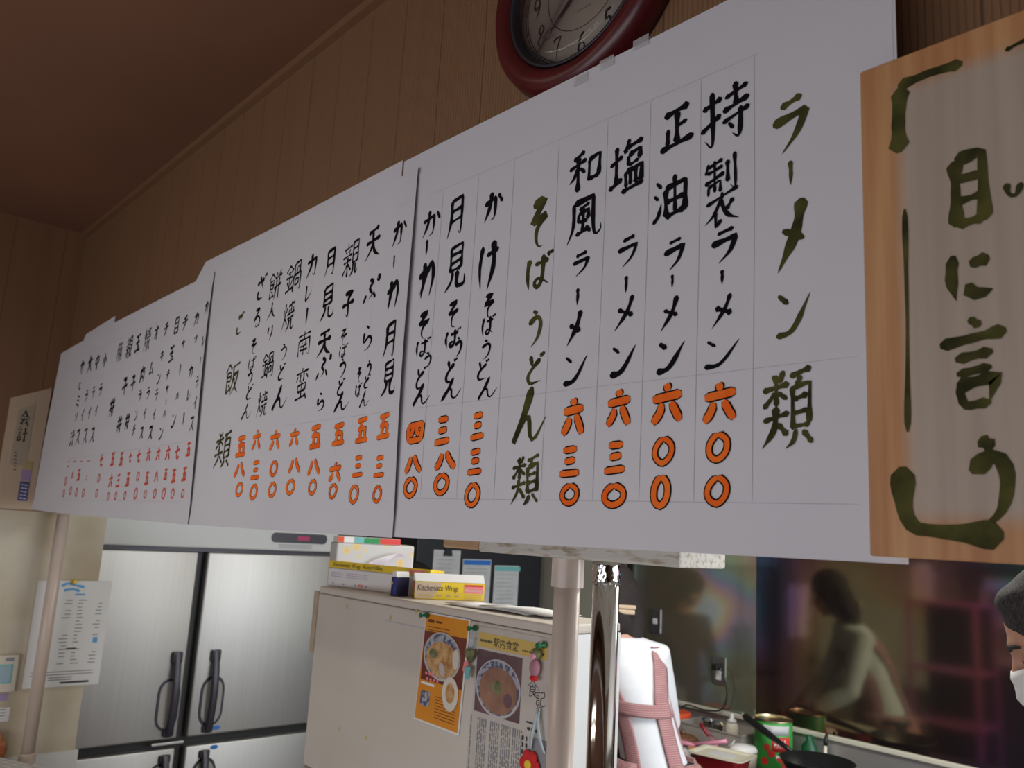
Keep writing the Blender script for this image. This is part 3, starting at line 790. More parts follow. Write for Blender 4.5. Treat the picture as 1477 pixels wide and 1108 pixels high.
TEXT = {
 'R': [
  ('o', 'ラ,-0.4042,2.068,0.0464,0.057 ー,-0.4044,2.016,0.0064,0.0268 メ,-0.4034,1.952,0.0361,0.0715 ン,-0.402,1.875,0.0407,0.0502 類,-0.409,1.781,0.0527,0.0767'),
  ('k', '特,-0.4805,2.106,0.0617,0.0693 製,-0.4842,2.019,0.0451,0.079 ラ,-0.4798,1.959,0.039,0.0372 ー,-0.4825,1.925,0.0041,0.0161 メ,-0.4815,1.889,0.0308,0.0362 ン,-0.4815,1.846,0.0468,0.0333'),
  ('p', '六,-0.4829,1.794,0.0444,0.0456 〇,-0.4838,1.748,0.0275,0.0319 〇,-0.4842,1.705,0.0298,0.0314'),
  ('k', '正,-0.5447,2.113,0.0479,0.0523 油,-0.552,2.032,0.0477,0.056 ラ,-0.5444,1.964,0.0349,0.0369 ー,-0.5465,1.933,0.0058,0.0156 メ,-0.5484,1.897,0.0289,0.0384 ン,-0.546,1.851,0.041,0.0399'),
  ('p', '六,-0.5485,1.798,0.0453,0.0483 〇,-0.5516,1.747,0.0281,0.0316 〇,-0.5537,1.704,0.0235,0.0378'),
  ('k', '塩,-0.6171,2.09,0.0535,0.0712 ラ,-0.6114,1.982,0.0377,0.0366 ー,-0.6124,1.942,0.0052,0.0216 メ,-0.6129,1.908,0.0353,0.0406 ン,-0.6126,1.855,0.0413,0.0397'),
  ('p', '六,-0.6159,1.798,0.0392,0.0462 三,-0.6185,1.742,0.0345,0.0381 〇,-0.6185,1.7,0.0361,0.0257'),
  ('k', '和,-0.686,2.106,0.0558,0.0551 風,-0.6845,2.04,0.0573,0.0593 ラ,-0.6863,1.982,0.035,0.0304 ー,-0.689,1.941,0.0058,0.0229 メ,-0.6911,1.902,0.0289,0.043 ン,-0.6867,1.852,0.0427,0.0409'),
  ('p', '六,-0.6861,1.793,0.0387,0.0512 三,-0.6885,1.739,0.0364,0.0377 〇,-0.6862,1.701,0.0312,0.0256'),
  ('o', 'そ,-0.7676,2.054,0.0389,0.0692 ば,-0.7608,1.988,0.0485,0.0473 う,-0.7621,1.913,0.0308,0.0508 ど,-0.758,1.858,0.0338,0.0402 ん,-0.7624,1.8,0.0606,0.0741 類,-0.7655,1.718,0.05,0.0629'),
  ('k', 'か,-0.8623,2.106,0.0421,0.0473 け,-0.8636,2.019,0.044,0.0728 そ,-0.8579,1.958,0.0268,0.0357 ば,-0.8552,1.93,0.0273,0.0285 う,-0.8567,1.897,0.0233,0.0282 ど,-0.8616,1.868,0.0265,0.028 ん,-0.8478,1.843,0.0419,0.03'),
  ('p', '三,-0.8634,1.792,0.0309,0.0396 三,-0.8648,1.744,0.0346,0.0365 〇,-0.8657,1.7,0.0321,0.0335'),
  ('k', '月,-0.9478,2.112,0.0434,0.0617 見,-0.9398,2.032,0.046,0.071 そ,-0.9377,1.958,0.0332,0.0414 ば,-0.9337,1.923,0.0345,0.0272 う,-0.9188,1.909,0.0186,0.0295 ど,-0.9326,1.875,0.0274,0.0347 ん,-0.9272,1.849,0.0466,0.0316'),
  ('p', '三,-0.9415,1.79,0.0385,0.0442 八,-0.9308,1.748,0.0519,0.0305 〇,-0.9362,1.715,0.0352,0.0312'),
  ('k', 'か,-1.01,2.118,0.0488,0.0458 ー,-1.018,2.079,0.0059,0.0272 わ,-1.008,2.027,0.0481,0.0591 そ,-1.01,1.953,0.0362,0.0432 ば,-1.006,1.919,0.0359,0.0284 う,-0.9906,1.898,0.0222,0.0251 ど,-1.006,1.872,0.0281,0.0335 ん,-0.9996,1.847,0.0463,0.033'),
  ('p', '四,-1.009,1.791,0.0465,0.0352 八,-1.008,1.745,0.0461,0.032 〇,-1.011,1.711,0.035,0.0316'),
 ],
 'M': [
  ('k', 'か,-1.096,2.124,0.0452,0.0478 ー,-1.106,2.075,0.006,0.0236 わ,-1.098,2.019,0.0417,0.052 月,-1.096,1.944,0.0392,0.059 見,-1.09,1.881,0.0434,0.0575'),
  ('p', '五,-1.093,1.805,0.0431,0.0427 三,-1.098,1.743,0.0363,0.0366 〇,-1.098,1.701,0.0285,0.0283'),
  ('k', '天,-1.177,2.123,0.0494,0.0593 ぷ,-1.169,2.038,0.0484,0.0483 ら,-1.166,1.957,0.0372,0.044 う,-1.153,1.904,0.0166,0.0286 ど,-1.156,1.882,0.0208,0.0227 ん,-1.159,1.854,0.0312,0.0282 そ,-1.182,1.896,0.0161,0.0261 ば,-1.18,1.87,0.0192,0.0229'),
  ('p', '五,-1.159,1.803,0.0434,0.0443 三,-1.162,1.745,0.036,0.038 〇,-1.168,1.701,0.0309,0.0322'),
  ('k', '親,-1.247,2.111,0.0532,0.0677 子,-1.241,2.027,0.0406,0.05 そ,-1.246,1.969,0.0278,0.0307 ば,-1.242,1.944,0.0287,0.0243 う,-1.24,1.914,0.0286,0.036 ど,-1.24,1.881,0.0273,0.0297 ん,-1.232,1.857,0.0507,0.0352'),
  ('p', '五,-1.233,1.8,0.047,0.0403 六,-1.234,1.738,0.0467,0.0366 〇,-1.236,1.706,0.0288,0.0267'),
  ('k', '月,-1.321,2.121,0.0408,0.0537 見,-1.316,2.044,0.0478,0.0653 天,-1.313,1.968,0.0521,0.0508 ぷ,-1.308,1.921,0.0516,0.0468 ら,-1.305,1.862,0.0341,0.0336'),
  ('p', '五,-1.313,1.8,0.0487,0.045 八,-1.309,1.748,0.0482,0.0353 〇,-1.308,1.713,0.0311,0.029'),
  ('k', 'カ,-1.392,2.13,0.0438,0.0488 レ,-1.395,2.077,0.03,0.0343 ー,-1.392,2.031,0.0068,0.0337 南,-1.391,1.979,0.0538,0.0497 蛮,-1.384,1.902,0.0503,0.0611'),
  ('p', '六,-1.393,1.804,0.0422,0.0375 八,-1.382,1.753,0.0493,0.0336 〇,-1.39,1.714,0.0365,0.029'),
  ('k', '鍋,-1.465,2.121,0.0616,0.0611 焼,-1.469,2.043,0.0511,0.0597 う,-1.472,1.973,0.0319,0.0343 ど,-1.472,1.933,0.0318,0.0339 ん,-1.468,1.884,0.0644,0.0499'),
  ('p', '六,-1.47,1.803,0.0498,0.0422 〇,-1.464,1.749,0.0337,0.0317 〇,-1.461,1.709,0.0334,0.03'),
  ('k', '餅,-1.544,2.119,0.0552,0.0632 入,-1.547,2.067,0.0393,0.0366 り,-1.541,2.02,0.028,0.0324 鍋,-1.535,1.954,0.0491,0.0527 焼,-1.543,1.877,0.046,0.0516'),
  ('p', '六,-1.55,1.807,0.0429,0.0438 三,-1.541,1.747,0.0423,0.0395 〇,-1.539,1.705,0.036,0.0324'),
  ('k', 'ざ,-1.609,2.128,0.0434,0.0537 る,-1.611,2.063,0.0366,0.0414 そ,-1.612,2.002,0.0331,0.0332 ば,-1.609,1.966,0.0362,0.0292 う,-1.613,1.938,0.0296,0.0326 ど,-1.608,1.906,0.0326,0.0322 ん,-1.611,1.868,0.0489,0.0353'),
  ('p', '五,-1.619,1.796,0.0521,0.045 八,-1.613,1.75,0.0548,0.0374 〇,-1.605,1.71,0.035,0.0301'),
  ('o', 'ご,-1.695,2.062,0.0322,0.0507 飯,-1.701,1.944,0.0675,0.0715 類,-1.71,1.793,0.0793,0.0792'),
 ],
 'L': [
  ('k', 'カ,-1.887,2.132,0.0276,0.0325 レ,-1.879,2.051,0.0224,0.0263 ー,-1.883,2.004,0.0052,0.0208 ラ,-1.892,1.955,0.0262,0.0309 イ,-1.887,1.907,0.0258,0.0303 ス,-1.896,1.859,0.0318,0.0375'),
  ('p', '五,-1.896,1.801,0.0313,0.0368 五,-1.903,1.745,0.0308,0.0362 〇,-1.897,1.702,0.0202,0.0238'),
  ('k', 'カ,-1.946,2.115,0.0281,0.0331 ツ,-1.936,2.064,0.0184,0.0216 カ,-1.941,1.986,0.027,0.0317 レ,-1.936,1.931,0.0243,0.0285 ー,-1.952,1.875,0.0077,0.0308'),
  ('p', '七,-1.964,1.798,0.0321,0.0377 五,-1.968,1.742,0.0315,0.0371 〇,-1.96,1.702,0.0228,0.0268'),
  ('k', 'チ,-2.019,2.116,0.0337,0.0397 ャ,-2.012,2.062,0.0213,0.025 ー,-2.014,1.998,0.0075,0.03 ハ,-2.011,1.933,0.0182,0.0214 ン,-2.015,1.877,0.0313,0.0368'),
  ('p', '六,-2.026,1.798,0.0328,0.0386 五,-2.022,1.747,0.0258,0.0304 〇,-2.018,1.702,0.0254,0.0299'),
  ('k', '目,-2.076,2.117,0.0369,0.0434 玉,-2.087,2.047,0.0363,0.0426 チ,-2.096,1.994,0.0239,0.0281 ャ,-2.087,1.958,0.0212,0.0249 ー,-2.085,1.924,0.0041,0.0164 ハ,-2.086,1.895,0.0185,0.0217 ン,-2.092,1.85,0.0296,0.0349'),
  ('p', '六,-2.093,1.798,0.0314,0.037 八,-2.084,1.743,0.0286,0.0336 〇,-2.079,1.702,0.0238,0.028'),
  ('k', 'チ,-2.15,2.12,0.0328,0.0386 キ,-2.158,2.051,0.0248,0.0292 ン,-2.16,1.994,0.0269,0.0316 ラ,-2.164,1.949,0.0289,0.034 イ,-2.162,1.9,0.0237,0.0279 ス,-2.172,1.853,0.0329,0.0387'),
  ('p', '六,-2.163,1.798,0.0322,0.0379 五,-2.152,1.739,0.0315,0.0371 〇,-2.147,1.7,0.02,0.0235'),
  ('k', 'オ,-2.224,2.122,0.0337,0.0396 ム,-2.228,2.027,0.0328,0.0386 ラ,-2.231,1.96,0.0297,0.035 イ,-2.238,1.908,0.0269,0.0316 ス,-2.242,1.857,0.0289,0.034'),
  ('p', '七,-2.238,1.798,0.0331,0.0389 〇,-2.221,1.745,0.0231,0.0272 〇,-2.22,1.702,0.0273,0.0322'),
  ('k', '焼,-2.294,2.112,0.0556,0.0654 肉,-2.299,2.019,0.0387,0.0455 ラ,-2.296,1.96,0.0278,0.0328 ン,-2.306,1.91,0.025,0.0294 チ,-2.309,1.868,0.0272,0.032'),
  ('p', '七,-2.305,1.797,0.0266,0.0313 五,-2.299,1.738,0.0355,0.0418 〇,-2.305,1.697,0.0211,0.0248'),
  ('k', '玉,-2.372,2.114,0.0434,0.0511 子,-2.369,2,0.0394,0.0463 丼,-2.376,1.896,0.0383,0.045'),
  ('p', '五,-2.379,1.794,0.0347,0.0408 三,-2.378,1.736,0.034,0.04 〇,-2.381,1.696,0.0216,0.0254'),
  ('k', '親,-2.447,2.112,0.0528,0.0621 子,-2.441,1.998,0.0456,0.0537 丼,-2.442,1.893,0.0416,0.049'),
  ('p', '五,-2.455,1.796,0.0355,0.0418 六,-2.443,1.737,0.0348,0.0409 〇,-2.446,1.694,0.0221,0.026'),
  ('k', '豚,-2.533,2.11,0.0483,0.0568 丼,-2.534,1.948,0.0487,0.0573'),
  ('p', '七,-2.557,1.797,0.0345,0.0406 〇,-2.557,1.745,0.0243,0.0286 〇,-2.554,1.703,0.0239,0.0282'),
  ('k', '小,-2.674,2.103,0.0391,0.046 ラ,-2.674,2.011,0.0354,0.0416 イ,-2.684,1.948,0.0295,0.0347 ス,-2.685,1.875,0.042,0.0494'),
  ('p', '一,-2.68,1.797,0.0334,0.009 二,-2.677,1.747,0.0151,0.0178 〇,-2.686,1.703,0.0249,0.0293'),
  ('k', '中,-2.751,2.106,0.0429,0.0505 ラ,-2.745,2.008,0.0333,0.0392 イ,-2.752,1.946,0.0328,0.0386 ス,-2.758,1.876,0.0429,0.0505'),
  ('p', '一,-2.757,1.798,0.0262,0.0074 五,-2.761,1.757,0.0337,0.0397 〇,-2.759,1.705,0.0255,0.03'),
  ('k', '大,-2.828,2.109,0.0497,0.0585 ラ,-2.814,2.005,0.034,0.0399 イ,-2.823,1.945,0.0335,0.0394 ス,-2.835,1.877,0.0439,0.0517'),
  ('p', '一,-2.828,1.8,0.0273,0.0076 八,-2.828,1.758,0.0264,0.0311 〇,-2.824,1.711,0.026,0.0306'),
  ('k', 'か,-2.913,2.109,0.0449,0.0529 に,-2.907,2.046,0.0264,0.0311 ミ,-2.899,1.996,0.0347,0.0408 ソ,-2.894,1.944,0.0284,0.0335 汁,-2.897,1.877,0.0447,0.0526'),
  ('p', '二,-2.893,1.794,0.0218,0.0256 〇,-2.898,1.74,0.0268,0.0316 〇,-2.9,1.703,0.0239,0.0281'),
 ],
 'W': [
  ('o', '目,-0.2355,1.943,0.0365,0.0638 に,-0.2366,1.871,0.034,0.0425 言,-0.2376,1.802,0.052,0.0741 う,-0.2307,1.709,0.0356,0.074'),
 ],
 'E': [
  ('k', '会,-3.67,1.998,0.046,0.0511 計,-3.656,1.938,0.0451,0.0501'),
 ],
}


STY = {'k': ('ink', .085), 'o': ('olive', .085), 'p': ('orange', .15)}
for key, so, sf, pm in (('L', sL, fL, 'red'), ('M', sM, fM, 'orange'), ('R', sR, fR, 'orange')):
    for st, txt in TEXT[key]:
        for it in txt.split():
            ch, cx, cz, w, h = it.split(',')
            cx, cz, w, h = float(cx), float(cz), float(w), float(h)
            own, of = (sL0, f0) if key == 'L' and cx < -2.955 else (so, sf)
            put = lambda u, z, lift, of=of: (u, of(u, z) - .0006 - lift, z)
            mb = MB()
            if st == 'p':
                s = .12 * max(h, w) if key != 'L' else max(.12 * h, .0024)
                write(mb, put, ch, cx, cz, w * .9, h * .9, s * (1.5 if key == 'R' else 1.35), 0, .0034 if key == 'R' else (.0021 if key == 'M' else 0), 0.0, even=True)
            else:
                s = min(.135 * h + .0008, .0118 if st == 'o' else .0085)
                if ch == 'ー': s *= 1.25
                if ch in '類製親鍋焼餅飯蛮南豚': s *= .56
                elif ch in '特油塩和風月見目肉': s *= .78
                write(mb, put, ch, cx, cz, w, h, s, 0, 0, .06)
            mats = {'k': ['ink'], 'o': ['olive'], 'p': [pm, 'ink']}[st]
            o = mb.build({'k': 'dish_lettering', 'o': 'heading_lettering', 'p': 'price_lettering'}[st], mats, own)
            if st == 'o': o['label'] = 'olive green brush character of a heading'
            if st == 'p': o['label'] = 'orange price numeral with thin black outline' if pm == 'orange' else 'small red price numeral'
# pencil guide lines
def pencil(so, sf, lines):
    mb = MB()
    for (x0, z0, x1, z1) in lines:
        put = lambda u, z, lift, sf=sf: (u, sf(u, z) - .0004, z)
        brush(mb, put, [(x0 + (x1 - x0) * k / 12, z0 + (z1 - z0) * k / 12) for k in range(13)], .0006, False, 0, even=True)
    mb.build('pencil_crease', 'pencil', so)
pencil(sR, fR, [(-1.02, 1.828, -.34, 1.823), (-1.02, 1.695, -.34, 1.693), (-1.02, 2.166, -.44, 2.16)] + [(x, 1.695, x, 2.16) for x in (-.985, -.9, -.822, -.735, -.65, -.583, -.512, -.445)])
pencil(sM, fM, [(-1.81, 1.828, -1.06, 1.828), (-1.81, 1.683, -1.06, 1.69), (-1.72, 2.172, -1.06, 2.168)] + [(x, 1.69, x, 2.17) for x in (-1.16, -1.24)])
pencil(sL, fL, [(-2.9, 1.81, -1.9, 1.82), (-2.9, 1.683, -1.9, 1.683), (-2.9, 2.15, -1.9, 2.15)])
# clear tape tabs along the top edge
for x, z in ((-.655, 2.243), (-.70, 2.238), (-.60, 2.247)):
    m = MB(); m.box((x - .012, -.0009, z - .010), (x + .012, -.0003, z + .003))
    tag(m.build('tape_tab', 'sleeve'), {-.655: 'middle clear tape tab on the sheet edge below the clock', -.70: 'left clear tape tab on the sheet edge below the clock', -.60: 'right clear tape tab on the sheet edge below the clock'}[x], 'tape', 'tape tabs on the top sheet edge')

# ---------------------------------------------------------------- wood-print sign at the right
t = thing('wooden_sign', 'pale wood sign with large olive brush characters and brackets at right edge', 'sign', (-.036, -.016, 1.866))
m = MB(); m.box((-.287, -.004, -.216), (.287, .004, .216), .0015, 1); m.build('board', 'sign_wood', t)
putW = lambda u, z, lift: (u + .036, -.0046 - lift, z - 1.866)
for st, txt in TEXT['W']:
    for it in txt.split():
        mb = MB()
        ch, cx, cz, w, h = it.split(',')
        write(mb, putW, ch, float(cx), float(cz), float(w), float(h),   {'目': .0095, 'う': .0135, '言': .0105}.get(ch, .0125), 0, 0, 0)
        mb.build('brush_lettering', 'olive', t)
mb = MB()
brush(mb, putW, [(-.236, 2.054), (-.262, 2.056), (-.289, 2.054)], .011, False)
mb.build('bracket_lettering', 'olive', t)
mb = MB(); putW = lambda u, z, lift: (u + .036, -.0049 - lift, z - 1.866)
brush(mb, putW, [(-.2865, 2.052), (-.2895, 2.02), (-.2895, 1.992)], .0135, False)
mb.build('bracket_lettering', 'olive', t)
mb = MB()
brush(mb, putW, [(-.294, 1.722), (-.2945, 1.70), (-.293, 1.684), (-.2865, 1.673), (-.262, 1.671), (-.2225, 1.670)], .0145, False)
mb.build('bracket_lettering', 'olive', t)
mb = MB()
# the closing pair of the bracket beyond the picture edge
brush(mb, putW, [(.16, 2.055), (.19, 2.058), (.212, 2.054), (.215, 2.045), (.217, 1.992)], .013, False)
mb.build('bracket_lettering', 'olive', t)
mb = MB()
brush(mb, putW, [(.222, 1.722), (.221, 1.684), (.213, 1.673), (.16, 1.670)], .0145, False)
mb.build('bracket_lettering', 'olive', t)
mb = MB(); brush(mb, putW, [(-.2862, 1.94), (-.2868, 1.842), (-.2892, 1.75)], .0045, False)
mb.build('brush_line', 'olive', t)
mb = MB()
brush(mb, putW, [(-.204, 2.0515), (-.196, 2.0535), (-.188, 2.0545)], .004, False)
brush(mb, putW, smooth_path([(-.2085, 1.94), (-.207, 1.931), (-.202, 1.929), (-.198, 1.938)]), .0045, False)
mb.build('small_lettering', 'olive', t)

# ---------------------------------------------------------------- tan cash-desk card on the left wall
t = thing('desk_card', 'tan card with small black characters on the wall left of the menu', 'card', (XL + .004, -.035, 1.64))
m = MB(); m.prism([(-.06, .005), (.062, .004), (.067, .455), (-.06, .398)], -.003, .003, 'yz'); m.build('card', 'e_card', t)
m = MB(); m.prism([(-.03, .16), (.022, .16), (.022, .385), (-.03, .36)], .0032, .0042, 'yz'); m.build('pale_strip', 'e_strip', t)
mb = MB()
putE = lambda u, z, lift: (.0048 + lift, u, z)
write(mb, putE, '会', -.006, .332, .034, .055, .0048); write(mb, putE, '計', -.006, .272, .034, .055, .0048)
mb.build('black_lettering', 'ink', t)
mb = MB()
for k in range(6): brush(mb, putE, [(-.022 + .001 * k, .205 - .012 * k), (-.012 + .001 * k, .203 - .012 * k)], .004, False)
mb.build('small_lettering', 'print_dark', t)
for nm, z0, z1, mat in (('yellow_sticker', .150, .178, 'gold'), ('purple_sticker', .108, .146, 'sticker_purple'), ('navy_sticker', .035, .104, 'sticker_blue')):
    m = MB(); m.box((.0032, .012, z0), (.0045, .042, z1)); m.build(nm, mat, t)
mb = MB()
for k in range(5):
    brush(mb, lambda u, z, lift: (.0050, u, z), [(.017, .045 + k * .012), (.037, .043 + k * .012)], .004, False)
mb.build('sticker_print', 'card_white', t)

# ---------------------------------------------------------------- clock
t = thing('wall_clock', 'round wall clock with red-brown wooden rim above the menu', 'clock', (-.76, .07, 2.44))
m = MB(); m.lathe([(.176, 0), (.178, -.012), (.172, -.032), (.160, -.042), (.145, -.040), (.135, -.030), (.1325, -.012), (.1325, -.004), (.05, -.004)], seg=64, axis='y'); m.build('rim', 'clock_red', t, smooth=True)
m = MB(); m.lathe([(.134, -.0305), (.136, -.034), (.131, -.034), (.1295, -.026), (.1295, -.0165), (.134, -.0165)], seg=64, axis='y', cap=False); m.build('bezel_ring', 'graphite', t, smooth=True)
m = MB(); m.lathe([(.1324, -.0045), (.1324, -.011), (.02, -.0112)], seg=64, axis='y'); m.build('dial', 'dial', t)
putC = lambda u, z, lift: (u, -.0118 - lift, z)
mb = MB()
for R_ in (.1235, .1195, .074):
    brush(mb, putC, [(R_ * math.cos(a * PI / 40), R_ * math.sin(a * PI / 40)) for a in range(81)], .0008, False, 0, even=True)
    brush(mb, putC, [(R_ * math.cos(a * PI / 40), R_ * math.sin(a * PI / 40)) for a in range(20, 81)], .0008, False, 0, even=True)
    brush(mb, putC, [(R_ * math.cos(a * PI / 40), R_ * math.sin(a * PI / 40)) for a in range(55)], .0008, False, 0, even=True)
for k in range(12):
    a = PI / 6 * k
    brush(mb, putC, [(.1185 * math.sin(a), .1185 * math.cos(a)), (.1255 * math.sin(a), .1255 * math.cos(a))], .0016, False, 0, even=True)
for k in range(1, 13):
    a = PI / 6 * k
    cx, cz = .099 * math.sin(a), .099 * math.cos(a)
    s = str(k)
    for i, d in enumerate(s):
        write(mb, putC, d, cx + (i - (len(s) - 1) / 2) * .019, cz, .020, .037, .0036, jitter=0)
mb.build('numerals', 'clock_ink', t)
mb = MB()
for k in range(7): brush(mb, putC, [(-.012 + .004 * k, -.045), (-.0095 + .004 * k, -.045)], .003, False, 0, even=True)
mb.build('dial_print', 'print_gray', t)
putH = lambda u, z, lift: (u, -.0155 - lift, z)
d = Vector((-.095, -.083)).normalized(); q = Vector((-d.y, d.x))
mb = MB()
brush(mb, putH, [tuple(d * -.02), tuple(d * .05), tuple(d * .08)], .0042, False, 0, even=True)
for sgn in (-1, 1):
    brush(mb, putH, smooth_path([tuple(d * .078), tuple(d * .088 + q * .006 * sgn), tuple(d * .098)]), .0018, False, 0, even=True)
brush(mb, putH, [tuple(d * .097), tuple(d * .127)], .002, False, 0, even=True)
mb.build('minute_hand', 'clock_ink', t)
d = Vector((-.72, -.2)).normalized(); d = Vector((.2, .98)).normalized() if False else Vector((-.66, -.75)).normalized()
d = Vector((math.sin(math.radians(229)), math.cos(math.radians(229)))); q = Vector((-d.y, d.x))
mb = MB(); putH2 = lambda u, z, lift: (u, -.0142 - lift, z)
brush(mb, putH2, [tuple(d * -.015), tuple(d * .06)], .0055, False, 0, even=True); mb.build('hour_hand', 'clock_ink', t)
m = MB(); m.lathe([(.006, -.0125), (.006, -.0195), (.002, -.0205)], axis='y', seg=16); m.build('hand_hub', 'clock_ink', t)
m = MB(); m.lathe([(.1315, -.031), (.11, -.0345), (.07, -.0375), (.03, -.039), (.004, -.0392)], axis='y', seg=64); m.build('glass_cover', 'clear', t, smooth=True)

# ---------------------------------------------------------------- pipes and dining counter
t = thing('dining_counter', 'pale counter shelf below the opening at the lower left', 'counter', (-1.2, -.1, 0))
m = MB(); m.box((-2.22, -.2, .755), (2.2, .24, .79), .006); m.build('top', 'white_plastic', t)
m = MB(); m.box((-2.2, .08, .0), (2.2, .14, .755)); m.build('front_panel', 'cream_wall', t)
t = thing('support_pipe', 'beige plastic pipe with a collar standing left of the polished pipe', 'pipe', (-.793, .11, .79))
m = MB(); m.lathe([(.0175, 0), (.0175, .8335)], seg=28); m.build('pipe', 'pvc', t, smooth=True)
m = MB(); m.lathe([(.0178, .797), (.0215, .797), (.0215, .8345), (.0178, .8345)], seg=28, cap=False); soft(m.build('collar', 'pvc', t))
t = thing('support_pipe', 'polished steel pipe standing right of the beige collared pipe', 'pipe', (-.729, .115, .79))
m = MB(); m.lathe([(.0172, 0), (.0172, .812)], seg=40); m.build('pipe', 'chrome', t, smooth=True)
m = MB()
rr = []
for j in range(7):
    z = .806 + .0048 * j
    rr.append([((.0176 + .0012 * math.sin(k * 2.3 + j * 1.7)) * math.cos(2 * PI * k / 36), (.0176 + .0012 * math.sin(k * 2.3 + j * 1.7)) * math.sin(2 * PI * k / 36), z) for k in range(36)])
m.loft(rr); m.build('foil_wrap', 'chrome', t)
t = thing('support_pipe', 'thin beige pole in front of the plastic sleeved notice', 'pipe', (-3.35, .115, .79))
m = MB(); m.lathe([(.021, 0), (.021, .874)], seg=28); m.build('pipe', 'pvc', t, smooth=True)
m = MB(); m.lathe([(.0215, 0), (.027, .002), (.027, .03), (.0215, .034)], seg=28, cap=False); soft(m.build('foot_collar', 'pvc', t))

# ---------------------------------------------------------------- left wall things
t = thing('notice_sheet', 'white printed notice in a clear sleeve pinned beside the refrigerator', 'notice', (XL, .215, 1.0))
m = MB(); m.box((.001, -.13, .02), (.0022, .125, .395)); m.build('paper', 'card_white', t)
mb = MB(); putN = lambda u, z, lift: (.0027, u, z)
random.seed(3)
for col, (u0, u1) in enumerate(((-.10, -.055), (-.035, -.005), (.015, .045), (.075, .10))):
    for k in range(19):
        z = .325 - .0125 * k
        if col in (0, 1) and 6 <= k < 8: continue
        if col >= 2 and k in (13,): continue
        if random.random() < .88:
            a = u0 + (random.random() * .012 if col % 2 else 0)
            b = u1 - (0 if col % 2 else random.random() * .02)
            brush(mb, putN, [(a, z), ((a + b) / 2, z), (b, z)], .0032, False, 0, even=True)
for z in (.072, .062): brush(mb, putN, [(-.11, z), (0, z), (.10, z)], .003, False, 0, even=True)
for z in (.052, .044): brush(mb, putN, [(-.05, z), (.0, z), (.03, z)], .0035, False, 0, even=True)
mb.build('small_print', 'print_gray', t)
mb = MB()
brush(mb, putN, [(-.01, .033), (.04, .033), (.09, .033)], .007, False, 0, even=True)
brush(mb, putN, [(-.005, .152), (.03, .152)], .006, False, 0, even=True)
mb.build('bold_print', 'print_dark', t)
mb = MB()
brush(mb, putN, smooth_path([(-.05, .375), (-.03, .385), (0, .378), (.03, .372)]), .011, False, 0)
brush(mb, putN, smooth_path([(-.04, .36), (-.01, .365), (.015, .357)]), .009, False, 0)
brush(mb, putN, [(.0, .345), (.035, .345)], .006, False, 0, even=True)
m2 = mb; m2.box((.0024, .083, .17), (.0028, .1, .19)); mb.build('blue_print', 'blue_light', t)
m = MB(); m.box((.0035, -.137, .008), (.0045, .135, .402)); m.build('plastic_sleeve', 'clear', t)
m = MB(); m.lathe([(.009, .0046), (.009, .009), (.004, .012), (.006, .02)], center=(0, -.01, .392), axis='x', seg=16); m.build('pushpin', 'yellow', t)

t = thing('wall_remote', 'beige wall remote with a small blue display at the left edge', 'wall remote', (XL, .0, 1.015))
m = MB(); m.box((0, -.08, 0), (.018, .062, .125), .004); m.build('case', 'beige_plastic', t)
m = MB(); m.box((.018, -.07, .03), (.0195, .045, .095), .001); m.build('display_frame', 'teal', t)
m = MB(); m.box((.0195, -.066, .035), (.0202, .040, .090)); m.build('display', 'lcd', t)
m = MB(); m.box((.0181, .018, .105), (.0188, .045, .117)); m.build('maker_plate', 'print_gray', t)
m = MB(); m.box((XL, -.02, .985), (XL + .001, .048, 1.008)); tag(m.build('wall_label', 'sticker_purple'), 'small purple blue label below the wall remote', 'label')
m = MB(); m.box((XL, -.02, .915), (XL + .0012, .06, .962)); o = m.build('wall_note', 'card_white'); tag(o, 'small white note on the wall below the remote', 'note')
mb = MB()
for z in (.955, .945, .935): brush(mb, lambda u, zz, lift: (XL + .0017, u, zz), [(-.015, z), (.045, z)], .003, False, 0, even=True)
mb.build('small_print', 'print_gray', o)
m = MB()
for k in range(6):
    m.ball((XL + .03, -.03 + .014 * k, .84 + .012 * math.sin(k * 2.1)), (.026, .022, .045 - .003 * abs(k - 2)), 14, 10)
o = m.build('rust_cloth', 'orange_cloth'); tag(o, 'rust orange bundled cloth hanging low on the left wall', 'cloth')
rm = o.modifiers.new('join', 'REMESH'); rm.mode = 'VOXEL'; rm.voxel_size = .005; rm.use_smooth_shade = True
t = thing('order_pad', 'white ruled pad lying on the counter at the lower left corner', 'pad', (-3.238, .1, .7905))
o = MB(); o.box((-.153, -.16, 0), (.153, 0, .03), .004); o = o.build('pad', 'card_white', t)
t.rotation_euler = (0, 0, math.atan2(.131, .277)); t.location = (-3.238, .085, .7905)
mb = MB()
for k in range(5): brush(mb, lambda u, v, lift: (u, v, .0306), [(-.13, -.02 - .028 * k), (.1, -.02 - .028 * k)], .002, False, 0, even=True)
for k in range(5): brush(mb, lambda u, v, lift: (u, v, .0306), [(-.13 + .05 * k, -.02), (-.13 + .05 * k, -.14)], .002, False, 0, even=True)
mb.build('ruled_lines', 'print_gray', t)

